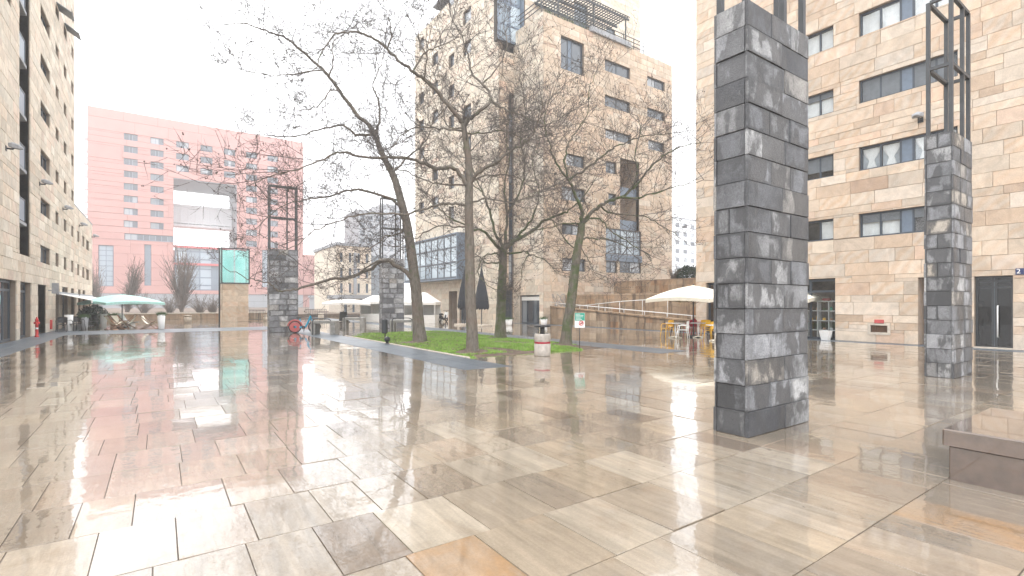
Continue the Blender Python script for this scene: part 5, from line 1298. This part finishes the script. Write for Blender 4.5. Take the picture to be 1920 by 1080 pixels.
# ------------------------------------------------------------------ furniture of the square
g = gp(1017, 667)
t = thing('litter_bin', 'round concrete litter bin with a red band and a raised black lid', 'litter bin', (g.x, g.y, 0))
MB().lathe([(.245, 0), (.255, .03), (.255, .38), (.245, .39)], (0, 0, 0), 28).lathe([(.245, .44), (.255, .45), (.25, .66), (.24, .69), (.2, .69), (.19, .5)], (0, 0, 0), 28).build('drum', M['concrete'], t)
MB().lathe([(.249, .385), (.252, .39), (.252, .44), (.249, .445)], (0, 0, 0), 28).build('band', M['red_plastic'], t)
ld = MB(); ld.lathe([(.02, .0), (.25, .0), (.262, .02), (.255, .05), (.02, .06)], (.0, 0, .90), 24)
MB().box(-.06, .06, -.04, .04, .6, .91).build('lid_post', M['black_plastic'], t); ld.build('lid', M['black_plastic'], t)
# notice on a thin post
g = gp(1087, 656)
t = thing('notice_sign', 'green and white notice on a thin post at the edge of the grass', 'sign', (g.x, g.y, 0)); t.rotation_euler = (0, 0, -TH + .1)
MB().tube([(0, .02, -.05), (.0, .02, 1.3)], .013, 8).build('post', M['steel'], t)
MB().box(-.18, .18, -.01, .01, .78, 1.3).build('board', M['white_paint'], t)
MB().box(-.175, .175, -.016, -.011, 1.03, 1.295).build('green_field', M['green_paint'], t)
ln = MB(); rg = random.Random(1)
for k in range(5): x = -.15; z = 1.26 - .045 * k; ln.box(x, x + rg.uniform(.14, .3), -.02, -.017, z - .014, z)
ln.build('lettering', M['white_paint'], t)
an_ = [2 * math.pi * k / 20 for k in range(21)]
MB().tube([(.05 + .075 * math.cos(a), -.016, .94 + .075 * math.sin(a)) for a in an_], .012, 5).bar((0, -.018, .89), (.10, -.018, .99), .018).build('red_ring', M['red_paint'], t)
MB().box(.02, .09, -.02, -.014, .92, .955).box(.075, .1, -.02, -.014, .945, .975).build('dog_symbol', M['black_plastic'], t)
# small bin on a post and a ball lamp
g = gp(722, 641)
t = thing('post_bin', 'slim dark grey litter box on a thin post at the corner of the lawn', 'litter bin', (g.x, g.y, 0))
MB().tube([(0, 0, 0), (0, 0, .98)], .022, 8).build('post', M['dark_metal'], t)
MB().lathe([(.10, .36), (.125, .40), (.125, .93), (.11, .95), (.02, .95)], (-.02, 0, 0), 12, False).build('box', M['dark_metal'], t)
g = gp(726, 645)
t = thing('ground_lamp', 'small black ball floodlight on the grass under the post bin', 'lamp', (g.x, g.y, .06))
MB().ball((0, 0, .13), .12, 14, 9).build('head', M['black_plastic'], t); MB().lathe([(.08, 0), (.06, .03), (.03, .06)], (0, 0, -.03), 12).build('base', M['black_plastic'], t)
# granite frame benches with a bent rail
def stone_bench(px, py, label, k=1.0):
    g = gp(px, py); t = thing('stone_bench', label, 'bench', (g.x, g.y, 0), 'grey granite frame benches beyond the lawn')
    return t
g = gp(609, 627)
sb = thing('stone_bench', 'grey granite frame bench with bent rail nearest the blue bicycle', 'bench', (g.x, g.y, 0), 'grey granite frame benches beyond the lawn')
MB().bev(-.62, .62, -.3, .42, .58, .72, .015).build('top', M['grey_stone'], sb)
for s in (-1, 1): MB().bev(s * .62, s * .40, -.3, .42, 0, .577, .012).build('leg', M['grey_stone'], sb)
MB().tube(catmull([(-.5, -.36, 0), (-.5, -.36, .62), (-.44, -.36, .80), (-.3, -.36, .83), (.2, -.36, .83), (.36, -.36, .80), (.42, -.3, .72)], 4), .025, 8).build('rail', M['steel'], sb)
sb.rotation_euler = (0, 0, -TH)
for px, py, lab, k in ((664, 617, 'grey granite frame bench behind the lawn beside the black sandwich board', 1.05), (757, 624, 'grey granite frame bench behind the leaning tree trunk', 1.15)):
    g = gp(px, py); c = dup(sb, (g.x, g.y, 0), -TH + .1, lab); c.scale = (k, k, 1)
# blue bicycle with a red rear wheel
g = gp(567, 624)
bk = thing('bicycle', 'blue step through bicycle with red wheel guard leaning by the distant basalt pillar', 'bicycle', (g.x, g.y, 0)); bk.rotation_euler = (0, 0, -TH + .25)
def ring(cx, cz, r, tr, n=24): return [(cx + r * math.cos(2 * math.pi * k / n), 0, cz + r * math.sin(2 * math.pi * k / n)) for k in range(n + 1)]
for cx, hub in ((-.38, 'rear'), (.62, 'front')):
    w_ = MB().tube(ring(cx, .33, .31, .03), .03, 6, False).build('wheel', M['black_plastic'], bk)
    sp = MB()
    for k in range(10): a = math.pi * k / 10; sp.bar((cx + .3 * math.cos(a), 0, .33 + .3 * math.sin(a)), (cx - .3 * math.cos(a), 0, .33 - .3 * math.sin(a)), .008)
    sp.build('spokes', M['steel'], w_)
    MB().tube(ring(cx, .33, .275, .02), .022, 6, False).build('rim', M['pinkred_paint'] if hub == 'rear' else M['steel'], w_)
sk = MB()
for s in (-1, 1):
    n = 16; vs = [(-.38 + .24 * math.cos(2 * math.pi * k / n), s * .05, .33 + .24 * math.sin(2 * math.pi * k / n)) for k in range(n)] + [(-.38 + .09 * math.cos(2 * math.pi * k / n), s * .055, .33 + .09 * math.sin(2 * math.pi * k / n)) for k in range(n)]
    sk.add(vs, [(k, (k + 1) % n, n + (k + 1) % n, n + k) for k in range(n)])
sk.tube([(-.38 + .37 * math.cos(a), 0, .33 + .37 * math.sin(a)) for a in [math.pi * (.05 + .07 * k) for k in range(14)]], .045, 6)
sk.build('wheel_guard', simple('dull_red_paint', (0.48, 0.10, 0.10), 0.45), bk)
fr_ = MB(); fr_.tube(catmull([(-.38, 0, .33), (-.1, 0, .30), (.12, 0, .30), (.26, 0, .52), (.40, 0, .86), (.44, 0, .93)], 4), .05, 8).tube([(.0, 0, .30), (-.1, 0, .62), (-.13, 0, .78)], .03, 8).tube([(.44, 0, .93), (.50, 0, .62), (.62, 0, .33)], .03, 8)
fr_.build('frame', M['blue_paint'], bk)
MB().ball((-.15, 0, .83), .13, 10, 6, (1.1, .6, .35)).build('saddle', M['black_plastic'], bk)
MB().tube([(.44, 0, .93), (.42, 0, 1.05)], .022, 6).tube(catmull([(.30, -.28, 1.04), (.42, -.2, 1.06), (.43, 0, 1.05), (.42, .2, 1.06), (.30, .28, 1.04)], 3), .016, 6).build('handlebar', M['black_plastic'], bk)
bs = MB(); bs.box(.48, .74, -.16, .16, .78, .80)
for k in range(5): bs.bar((.48 + .065 * k, -.16, .8), (.48 + .065 * k, -.16, .98), .012); bs.bar((.48 + .065 * k, .16, .8), (.48 + .065 * k, .16, .98), .012)
bs.box(.48, .74, -.165, -.155, .96, .985).box(.48, .74, .155, .165, .96, .985).box(.735, .745, -.16, .16, .96, .985)
bs.build('basket', M['black_plastic'], bk)
MB().tube([(.06, -.08, .30), (.06, .08, .30)], .09, 12).tube([(.06, -.1, .3), (.12, -.1, .16)], .012, 5).box(.08, .16, -.16, -.08, .14, .17).build('crank', M['dark_metal'], bk)
MB().tube([(.0, .06, .3), (.06, .2, .02)], .012, 5).build('kickstand', M['dark_metal'], bk)
# closed dark parasols
g = gp(871, 609.5)
cu = thing('closed_parasol', 'folded dark parasol half hidden by the nearest tree trunk', 'parasol', (g.x, g.y, 0), 'folded dark parasols')
vs = []; n = 20; prof = [(1.22, .40), (1.35, .47), (1.9, .42), (2.8, .28), (3.6, .12), (4.15, .03)]
for z, r in prof:
    for k in range(n): rr = r * (1 + (.16 if k % 2 else -.12)); vs.append((rr * math.cos(2 * math.pi * k / n), rr * math.sin(2 * math.pi * k / n), z + (.09 * math.sin(k * 2.1) if z < 1.3 else 0)))
MB().add(vs, [(i * n + k, i * n + (k + 1) % n, (i + 1) * n + (k + 1) % n, (i + 1) * n + k) for i in range(len(prof) - 1) for k in range(n)], True).build('canopy', M['black_fabric'], cu)
MB().tube([(0, 0, .05), (0, 0, 4.3)], .035, 10).build('pole', M['dark_metal'], cu)
MB().lathe([(.455, 1.78), (.455, 1.86)], (0, 0, 0), 20).build('tie_strap', M['black_plastic'], cu)
MB().bev(-.62, .62, -.5, .5, 0, .1, .02).build('base', M['pale_stone'], cu)
g = gp(903, 611.5); dup(cu, (g.x, g.y, 0), .3, 'folded dark parasol between two tree trunks beside the shop doors')
# open parasols
def parasol(name, label, px, py, half, zedge, zpeak, mat, group, rz=0, valance=.16, n8=4, pole='dark_metal'):
    g = gp(px, py); t = thing(name, label, 'parasol', (g.x, g.y, 0), group); t.rotation_euler = (0, 0, rz)
    seg = 6; vs = []; fs = []
    cor = [Vector((half * a, half * b, zedge)) for a, b in ((-1, -1), (1, -1), (1, 1), (-1, 1))]
    if n8 == 8: cor = [Vector((half * 1.1 * math.cos(math.pi * k / 4 + .39), half * 1.1 * math.sin(math.pi * k / 4 + .39), zedge)) for k in range(8)]
    top = Vector((0, 0, zpeak)); m = MB(); N = len(cor)
    for i in range(N):
        a, b = cor[i], cor[(i + 1) % N]; rows = []
        for r in range(seg + 1):
            f = r / seg; row = []
            for k in range(seg + 1):
                e = a.lerp(b, k / seg); e = e + Vector((0, 0, .10 * math.sin(math.pi * k / seg))) * f
                p = top.lerp(e, f); p.z += .10 * half * math.sin(math.pi * f) * .55; row.append(p[:])
            rows.append(row)
        low = [(x * .995, y * .995, z - valance) for x, y, z in rows[-1]]; rows.append(low)
        flat = [p for row in rows for p in row]; w = seg + 1
        m.add(flat, [(r * w + k, r * w + k + 1, (r + 1) * w + k + 1, (r + 1) * w + k) for r in range(seg + 1) for k in range(seg)], False)
    m.build('canopy', M[mat], t)
    MB().tube([(0, 0, 0), (0, 0, zpeak + .06)], .03, 10).build('pole', M[pole], t)
    rb_ = MB()
    for c in cor: rb_.bar(top + Vector((0, 0, -.04)), c + Vector((0, 0, -.02)), .02); rb_.bar(Vector((0, 0, zedge - .25)), top.lerp(c, .5) + Vector((0, 0, .0)), .016)
    rb_.build('ribs', M[pole], t); MB().lathe([(.3, 0), (.3, .06), (.05, .09)], (0, 0, 0), 16).build('base', M['dark_metal'], t); return t
pw = parasol('parasol', 'white square parasol over the coloured chairs left of the large basalt pillar', 1300, 632, 1.62, 1.82, 2.5, 'cream_fabric', 'white parasols', rz=.12)
ux = at(1462, 632, 24.5); c = dup(pw, (ux.x, ux.y, 0), .2, 'white square parasol mostly hidden behind the large basalt pillar')
parasol('parasol', 'pale green parasol over the wooden deck chairs by the cream building', 229, 614, 1.75, 1.66, 2.22, 'teal_fabric', 'pale green parasols', rz=.5)
for o in bpy.data.objects:
    pass
parasol('parasol', 'wide flat white parasol left of the white gazebo', 650, 604, 1.9, 1.58, 1.98, 'white_fabric', 'white parasols', rz=-.3)
# cafe chairs and tables
def chair(mat, label, loc, rz):
    t = thing('cafe_chair', label, 'chair', loc, 'coloured cafe chairs under the white parasol'); t.rotation_euler = (0, 0, rz)
    s = MB(); n = 6; vs = [(-.21 + .42 * i / n, -.2 + .42 * j / n, .44 - .02 * math.sin(math.pi * i / n) * math.sin(math.pi * j / n)) for j in range(n + 1) for i in range(n + 1)]
    s.add(vs, [(j * 7 + i, j * 7 + i + 1, j * 7 + 8 + i, j * 7 + 7 + i) for j in range(n) for i in range(n)], True); s.box(-.21, .21, -.2, .22, .405, .415); s.build('seat', M[mat], t)
    bk_ = MB(); vs = []
    for dlt in (0, .02):
        for j in range(6):
            z = .50 + .34 * j / 5
            for i in range(7): x = -.22 + .44 * i / 6; vs.append((x, .23 + .10 * (z - .44) - .06 * (abs(x) / .22) ** 2 + dlt, z - (.03 * (abs(x) / .22) ** 4 if j == 5 else 0)))
    f = [(j * 7 + i, j * 7 + i + 1, j * 7 + 8 + i, j * 7 + 7 + i) for j in range(5) for i in range(6)]; f2 = [(42 + a, 42 + d_, 42 + c_, 42 + b_) for a, b_, c_, d_ in f]
    ed = [i for i in range(7)]; bk_.add(vs, f + f2 + [(5 * 7 + i + 1, 5 * 7 + i, 42 + 35 + i, 42 + 36 + i) for i in range(6)] + [(i, i + 1, 43 + i, 42 + i) for i in range(6)], True); bk_.build('backrest', M[mat], t)
    for sx in (-1, 1):
        MB().tube([(sx * .19, -.19, .42), (sx * .225, -.24, 0)], [.02, .014], 6).build('leg', M[mat], t)
        MB().tube([(sx * .20, .25, .62), (sx * .20, .21, .42), (sx * .22, .27, 0)], [.016, .02, .014], 6).build('leg', M[mat], t)
        MB().tube(catmull([(sx * .21, .22, .63), (sx * .25, .05, .64), (sx * .24, -.15, .62), (sx * .21, -.2, .43)], 3), .017, 6).build('armrest', M[mat], t)
    return t
for mt, px, py, rz, lab in (('yellow_plastic', 1251, 632.5, -1.9, 'yellow cafe chair at the left end of the group under the parasol'), ('black_plastic', 1268, 629.5, .6, 'black cafe chair behind the first white table'),
                            ('white_paint', 1280, 636, 3.6, 'white cafe chair with its back to the square'), ('red_plastic', 1294, 631, 2.8, 'dark red cafe chair just left of the parasol pole'),
                            ('red_plastic', 1309, 627, .3, 'dark red cafe chair behind the second table, right of the parasol pole'), ('yellow_plastic', 1323, 631.5, 2.2, 'yellow cafe chair facing the second table'),
                            ('yellow_plastic', 1334, 637, 2.9, 'yellow cafe chair nearest the large basalt pillar'), ('black_plastic', 1340, 630, 1.2, 'black cafe chair half hidden behind the large basalt pillar')):
    g = gp(px, py); chair(mt, lab, (g.x, g.y, 0), rz)
def table(px, py, lab):
    g = gp(px, py); t = thing('cafe_table', lab, 'table', (g.x, g.y, 0), 'white cafe tables')
    MB().bev(-.32, .32, -.32, .32, .68, .71, .008).build('table_top', M['grey_plastic'], t); MB().tube([(0, 0, .03), (0, 0, .68)], .03, 10).build('column', M['white_paint'], t)
    for k in range(4): a = math.pi / 4 + k * math.pi / 2; MB().tube([(0, 0, .06), (.3 * math.cos(a), .3 * math.sin(a), .02)], [.03, .02], 6).build('foot', M['cream_fabric'], t)
    return t
tb = table(1266, 633.5, 'small table beside the leftmost yellow chair')
g = gp(1309, 633); dup(tb, (g.x, g.y, 0), .5, 'small table just right of the parasol pole')
g = gp(1342, 640); dup(tb, (g.x, g.y, 0), .9, 'small table with its foot peeping out beside the basalt pillar')
# planters by the cream building
def planter(px, py, lab, h=.97, mat='white_paint', plant=True, r=.2, name='planter'):
    g = gp(px, py); t = thing(name, lab, 'planter', (g.x, g.y, 0), 'tall tapering planters')
    MB().lathe([(r * .72, 0), (r * .75, .02), (r, h), (r * .93, h), (r * .9, h - .08), (.02, h - .09)], (0, 0, 0), 20).build('pot', M[mat], t)
    if plant:
        m = MB(); rg = random.Random(int(px)); 
        for k in range(150): a = rg.uniform(0, 6.28); s = rg.uniform(.02, r); x, y = s * math.cos(a), s * math.sin(a); l_ = rg.uniform(.1, .3); m.add([(x - .015, y, h - .08), (x + .015, y, h - .08), (x * 1.8 + rg.gauss(0, .04), y * 1.8 + rg.gauss(0, .04), h - .05 + l_)], [(0, 1, 2)])
        m.build('leaves', M['pot_leaf'], t, 'stuff')
    return t
planter(129, 620.5, 'tall white planter in front of the cafe doors of the cream building', .95, plant=False, r=.21)
planter(159, 618, 'tall grey planter at the end of the awning', .78, 'grey_wall', r=.19)
planter(194, 614.5, 'tall white planter under the left edge of the pale green parasol', .92, plant=False, r=.2)
planter(302.5, 617.5, 'tall white planter with a green plant, farthest right of the cafe', .92, r=.21)
planter(214, 608.5, 'wide terracotta pot with green leaves beside the parasol pole', .72, 'terracotta', r=.28, name='plant_pot')
# deck chairs
def deck_chair(px, py, rz, lab, k=1.0):
    g = gp(px, py); t = thing('deck_chair', lab, 'deck chair', (g.x, g.y, 0), 'folding wooden deck chairs'); t.rotation_euler = (0, 0, rz)
    f = MB()
    for s in (-.27, .27): f.bar((s, -.45, 0), (s, .42, .85), .05, .03); f.bar((s * .9, .4, 0), (s * .9, -.42, .5), .05, .03)
    for y_, z in ((.42, .85), (-.42, .5), (.4, .02), (-.45, .02)): f.bar((-.27, y_, z), (.27, y_, z), .035)
    f.build('frame', M['wood'], t)
    c = catmull([(0, .42, .85), (0, .2, .45), (0, -.1, .30), (0, -.42, .5)], 4); n = len(c)
    MB().add([(sx * .22, p.y, p.z - dz) for dz in (0, .008) for sx in (-1, 1) for p in c], [(i, i + 1, n + i + 1, n + i) for i in range(n - 1)] + [(2 * n + i, 3 * n + i, 3 * n + i + 1, 2 * n + i + 1) for i in range(n - 1)], True).build('sling', M['cream_fabric'], t); return t
deck_chair(214, 618, 2.0, 'wooden deck chair nearest the square under the pale green parasol')
deck_chair(224, 616, .8, 'wooden deck chair behind the parasol pole')
deck_chair(240, 615.5, -1.3, 'wooden deck chair facing away beside the white lounge seat')
deck_chair(280, 616.5, 1.2, 'wooden deck chair standing alone left of the farthest planter')
g = gp(241, 613); t = thing('lounge_seat', 'white moulded lounge seat behind the deck chairs', 'seat', (g.x, g.y, 0)); t.rotation_euler = (0, 0, 1.0)
c = catmull([(0, .55, .95), (0, .3, .5), (0, 0, .3), (0, -.5, .36)], 4); n = len(c)
MB().add([(sx * .26, p.y, p.z - dz) for dz in (0, .06) for sx in (-1, 1) for p in c], [(i, i + 1, n + i + 1, n + i) for i in range(n - 1)] + [(2 * n + i, 3 * n + i, 3 * n + i + 1, 2 * n + i + 1) for i in range(n - 1)] + [(i, 2 * n + i, 2 * n + i + 1, i + 1) for i in range(n - 1)] + [(n + i, n + i + 1, 3 * n + i + 1, 3 * n + i) for i in range(n - 1)], True).build('shell', M['white_paint'], t)
MB().box(-.2, .2, -.3, .2, 0, .26).build('base', M['white_paint'], t)
# dark wicker chairs and bicycle-like clutter in front of the cafe: dark chairs in two rows
for i, (px, py, lab) in enumerate(((116, 622, 'black cafe chair left of the tall white planter'), (141, 620.5, 'black cafe chair right of the tall white planter'), (148, 619, 'black cafe chair between the white and the grey planter'), (175, 615, 'black cafe chair behind the grey planter'), (182, 613.5, 'black cafe chair left of the planter under the parasol'))):
    g = gp(px, py); chair('black_plastic', lab, (g.x, g.y, 0), .6 * i)['group'] = 'black cafe chairs by the cream building'
bgs = gp(183, 611); leaf_ball('potted_bush', 'dark bushy plant behind the planters under the pale green parasol', 'plant', (bgs.x - .3, bgs.y + 1.2, .75), .75, 1500, M['shrub_leaf'], 12, 1.0, .09)
bgs = gp(160, 612); leaf_ball('potted_bush', 'dark bushy plant beneath the end of the awning', 'plant', (bgs.x, bgs.y + 1.0, .7), .55, 1000, M['shrub_leaf'], 13, 1.1, .08)
# hydrant
g = gp(69, 632)
t = thing('fire_hydrant', 'red fire hydrant on the slate strip by the cream building', 'hydrant', (g.x, g.y, 0)); t.scale = (.55, .55, 1.05)
MB().lathe([(.15, 0), (.15, .05), (.105, .07), (.105, .52), (.125, .53), (.125, .57), (.1, .58), (.1, .72), (.13, .73), (.12, .80), (.06, .88), (.03, .93), (.005, .94)], (0, 0, 0), 16).build('body', M['red_paint'], t)
MB().tube([(-.2, 0, .65), (.2, 0, .65)], .055, 10).tube([(0, -.2, .62), (0, 0, .62)], .06, 10).build('outlet', M['red_paint'], t)
MB().lathe([(.108, .36), (.112, .37), (.112, .43), (.108, .44)], (0, 0, 0), 16).build('white_band', M['white_paint'], t)
# sandwich boards, scooter, bollards, fences
def a_board(px, py, lab, mat, rz, h=.85, w=.6, writing=None):
    g = gp(px, py); t = thing('sandwich_board', lab, 'sign', (g.x, g.y, 0), 'folding sandwich boards'); t.rotation_euler = (0, 0, rz)
    for s in (-1, 1):
        vs = [(-w / 2, s * .24, .04), (w / 2, s * .24, .04), (w / 2, s * .03, h), (-w / 2, s * .03, h)]; vs += [(x, y + .02 * s, z) for x, y, z in vs]
        MB().add(vs, [(0, 1, 2, 3), (7, 6, 5, 4), (0, 4, 5, 1), (1, 5, 6, 2), (2, 6, 7, 3), (3, 7, 4, 0)]).build('panel', M[mat], t)
    f = MB()
    for sx in (-1, 1):
        for s in (-1, 1): f.bar((sx * w / 2, s * .26, 0), (sx * w / 2, s * .035, h + .03), .03)
    f.build('frame', M['black_plastic'] if mat != 'white_paint' else M['white_paint'], t); return t
a_board(644, 602.5, 'black sandwich board standing beyond the granite benches', 'black_plastic', -TH)
a_board(822, 602.5, 'white sandwich board leaning in front of the shop entrance', 'white_paint', -TH - .9, .95, .7)
g = gp(831, 603.5)
t = thing('scooter', 'dark motor scooter with a pale leg shield parked by the white sandwich board', 'scooter', (g.x, g.y, 0)); t.rotation_euler = (0, 0, -TH + 1.1)
for cx in (-.5, .5):
    MB().tube(ring(cx, .22, .17, 0, 16), .055, 8, False).build('wheel', M['black_plastic'], t)
MB().tube(catmull([(-.6, 0, .45), (-.3, 0, .42), (0, 0, .28), (.25, 0, .28), (.4, 0, .6)], 4), [.12, .14, .15, .15, .14, .13, .11, .1, .1, .1, .1, .1, .1, .09, .08, .07, .06][:17], 10).build('body', M['black_plastic'], t)
MB().bar((.36, 0, .35), (.48, 0, .85), .34, .05).build('leg_shield', M['white_paint'], t)
MB().ball((-.3, 0, .66), .2, 10, 6, (1.6, .7, .45)).build('saddle', M['black_plastic'], t); MB().tube([(.44, -.3, .98), (.47, 0, .95), (.44, .3, .98)], .02, 6).tube([(.47, 0, .95), (.5, 0, .22)], .03, 6).build('handlebar', M['black_plastic'], t)
def bollard(px, py, lab, h=.55):
    g = gp(px, py); t = thing('stone_bollard', lab, 'bollard', (g.x, g.y, 0), 'pale stone bollards')
    MB().lathe([(.27, 0), (.27, h - .1), (.24, h - .08)], (0, 0, 0), 16).build('drum', M['pale_stone'], t); MB().lathe([(.2, h - .08), (.2, h - .02), (.29, h), (.29, h + .07), (.02, h + .09)], (0, 0, 0), 16).build('cap', M['pale_stone'], t)
bollard(602, 599.5, 'pale stone bollard behind the first granite bench'); bollard(352, 605, 'pale stone bollard below the tall upright bare tree'); bollard(500, 602, 'pale stone bollard at the foot of the distant basalt pillar', .5)
def grille(a, b, lab, h=1.0):
    a, b = Vector(a), Vector(b); t = thing('metal_railing', lab, 'railing', tuple((a + b) / 2), 'dark metal railings'); L_ = (b - a).length; n = int(L_ / .16)
    r = MB(); r.bar(a + Vector((0, 0, h)), b + Vector((0, 0, h)), .05); r.bar(a + Vector((0, 0, .1)), b + Vector((0, 0, .1)), .05); r.build('rail', M['dark_metal'], t, world=True)
    me = None
    for k in range(n + 1):
        p = a.lerp(b, k / n); 
        if me is None: o = MB().box(-.015, .015, -.015, .015, .1, h).build('bar', M['dark_metal'], t); me = o.data
        else: o = bpy.data.objects.new('bar', me); COL.objects.link(o); o.parent = t
        o.location = p - rootloc(t)
grille(gp(465, 601.5), gp(497, 602), 'dark metal railing left of the distant basalt pillar', 1.0)
grille(gp(572, 598.5), gp(612, 598), 'dark metal railing behind the bicycle', 1.0)
# white tents
def gazebo(px0, px1, yb, yt_roof, ypk, lab, openings=True, depth=3.0, slope=True):
    d = FPX * HC / (yb - HZ); a, b = at(px0, yb, d), at(px1, yb, d); w = (b - a).length; c = (a + b) / 2
    ze = HC + (HZ - yt_roof) / FPX * d; zp = HC + (HZ - ypk) / FPX * d
    t = thing('tent', lab, 'tent', (c.x, c.y, 0), 'white tents'); t.rotation_euler = (0, 0, -TH)
    h = w / 2; m = MB()
    m.add([(-h - .1, -.1, ze), (h + .1, -.1, ze), (h + .1, depth + .1, ze), (-h - .1, depth + .1, ze), (-h * .25, depth * .4, zp), (h * .25, depth * .4, zp), (h * .25, depth * .6, zp), (-h * .25, depth * .6, zp), (-h - .1, -.1, ze - .22), (h + .1, -.1, ze - .22), (h + .1, depth + .1, ze - .22), (-h - .1, depth + .1, ze - .22)],
          [(0, 1, 5, 4), (1, 2, 6, 5), (2, 3, 7, 6), (3, 0, 4, 7), (4, 5, 6, 7), (0, 8, 9, 1), (1, 9, 10, 2), (2, 10, 11, 3), (3, 11, 8, 0)]); m.build('roof', M['white_fabric'], t)
    p = MB()
    for x in (-h, h):
        for y in (0, depth): p.bar((x, y, 0), (x, y, ze), .06)
    p.build('frame', M['white_paint'], t)
    s = MB(); zl = ze - .24
    s.box(-h, h, -.01, .01, 0, zl * .45).box(-h - .01, -h + .01, 0, depth, 0, zl).box(h - .01, h + .01, 0, depth, 0, zl * .45).box(-h, h, depth - .01, depth + .01, 0, zl)
    s.build('side_wall', M['white_fabric'], t)
    if openings:
        wp = MB(); n = max(2, int(w / 1.2))
        for k in range(n): wp.box(-h + w * k / n + .08, -h + w * (k + 1) / n - .08, -.006, .006, zl * .45 + .003, zl)
        wp.build('clear_panel', M['clear_glass'], t)
    return t
gazebo(676, 718, 603, 565, 553.5, 'white gazebo tent left of the distant basalt pillar')
gazebo(757, 815, 606, 566.5, 548, 'long white tent with clear side panels right of the distant basalt pillar')
# small potted plants by the shop door in the middle
for px, py, lab in ((954, 610, 'small white planter with a bush beside the shop door, left'), (1020, 609, 'small white planter with a bush at the corner of the stepped tower')):
    planter(px, py, lab, .45, 'white_paint', True, .28)
# shrub behind
# ------------------------------------------------------------------ haze over the whole place
hb_ = MB().box(-335, 335, -335, 335, -1.5, 60)
hz_ = hb_.build('haze', None, kind='stuff')
hm = bpy.data.materials.new('haze_air'); hm.use_nodes = True; hn = hm.node_tree.nodes; hn.clear()
pv = hn.new('ShaderNodeVolumePrincipled'); pv.inputs['Color'].default_value = (0.97, 0.98, 1.0, 1); pv.inputs['Density'].default_value = HAZE; pv.inputs['Anisotropy'].default_value = 0.1
ho = hn.new('ShaderNodeOutputMaterial'); hm.node_tree.links.new(pv.outputs[0], ho.inputs['Volume']); hz_.data.materials.append(hm)
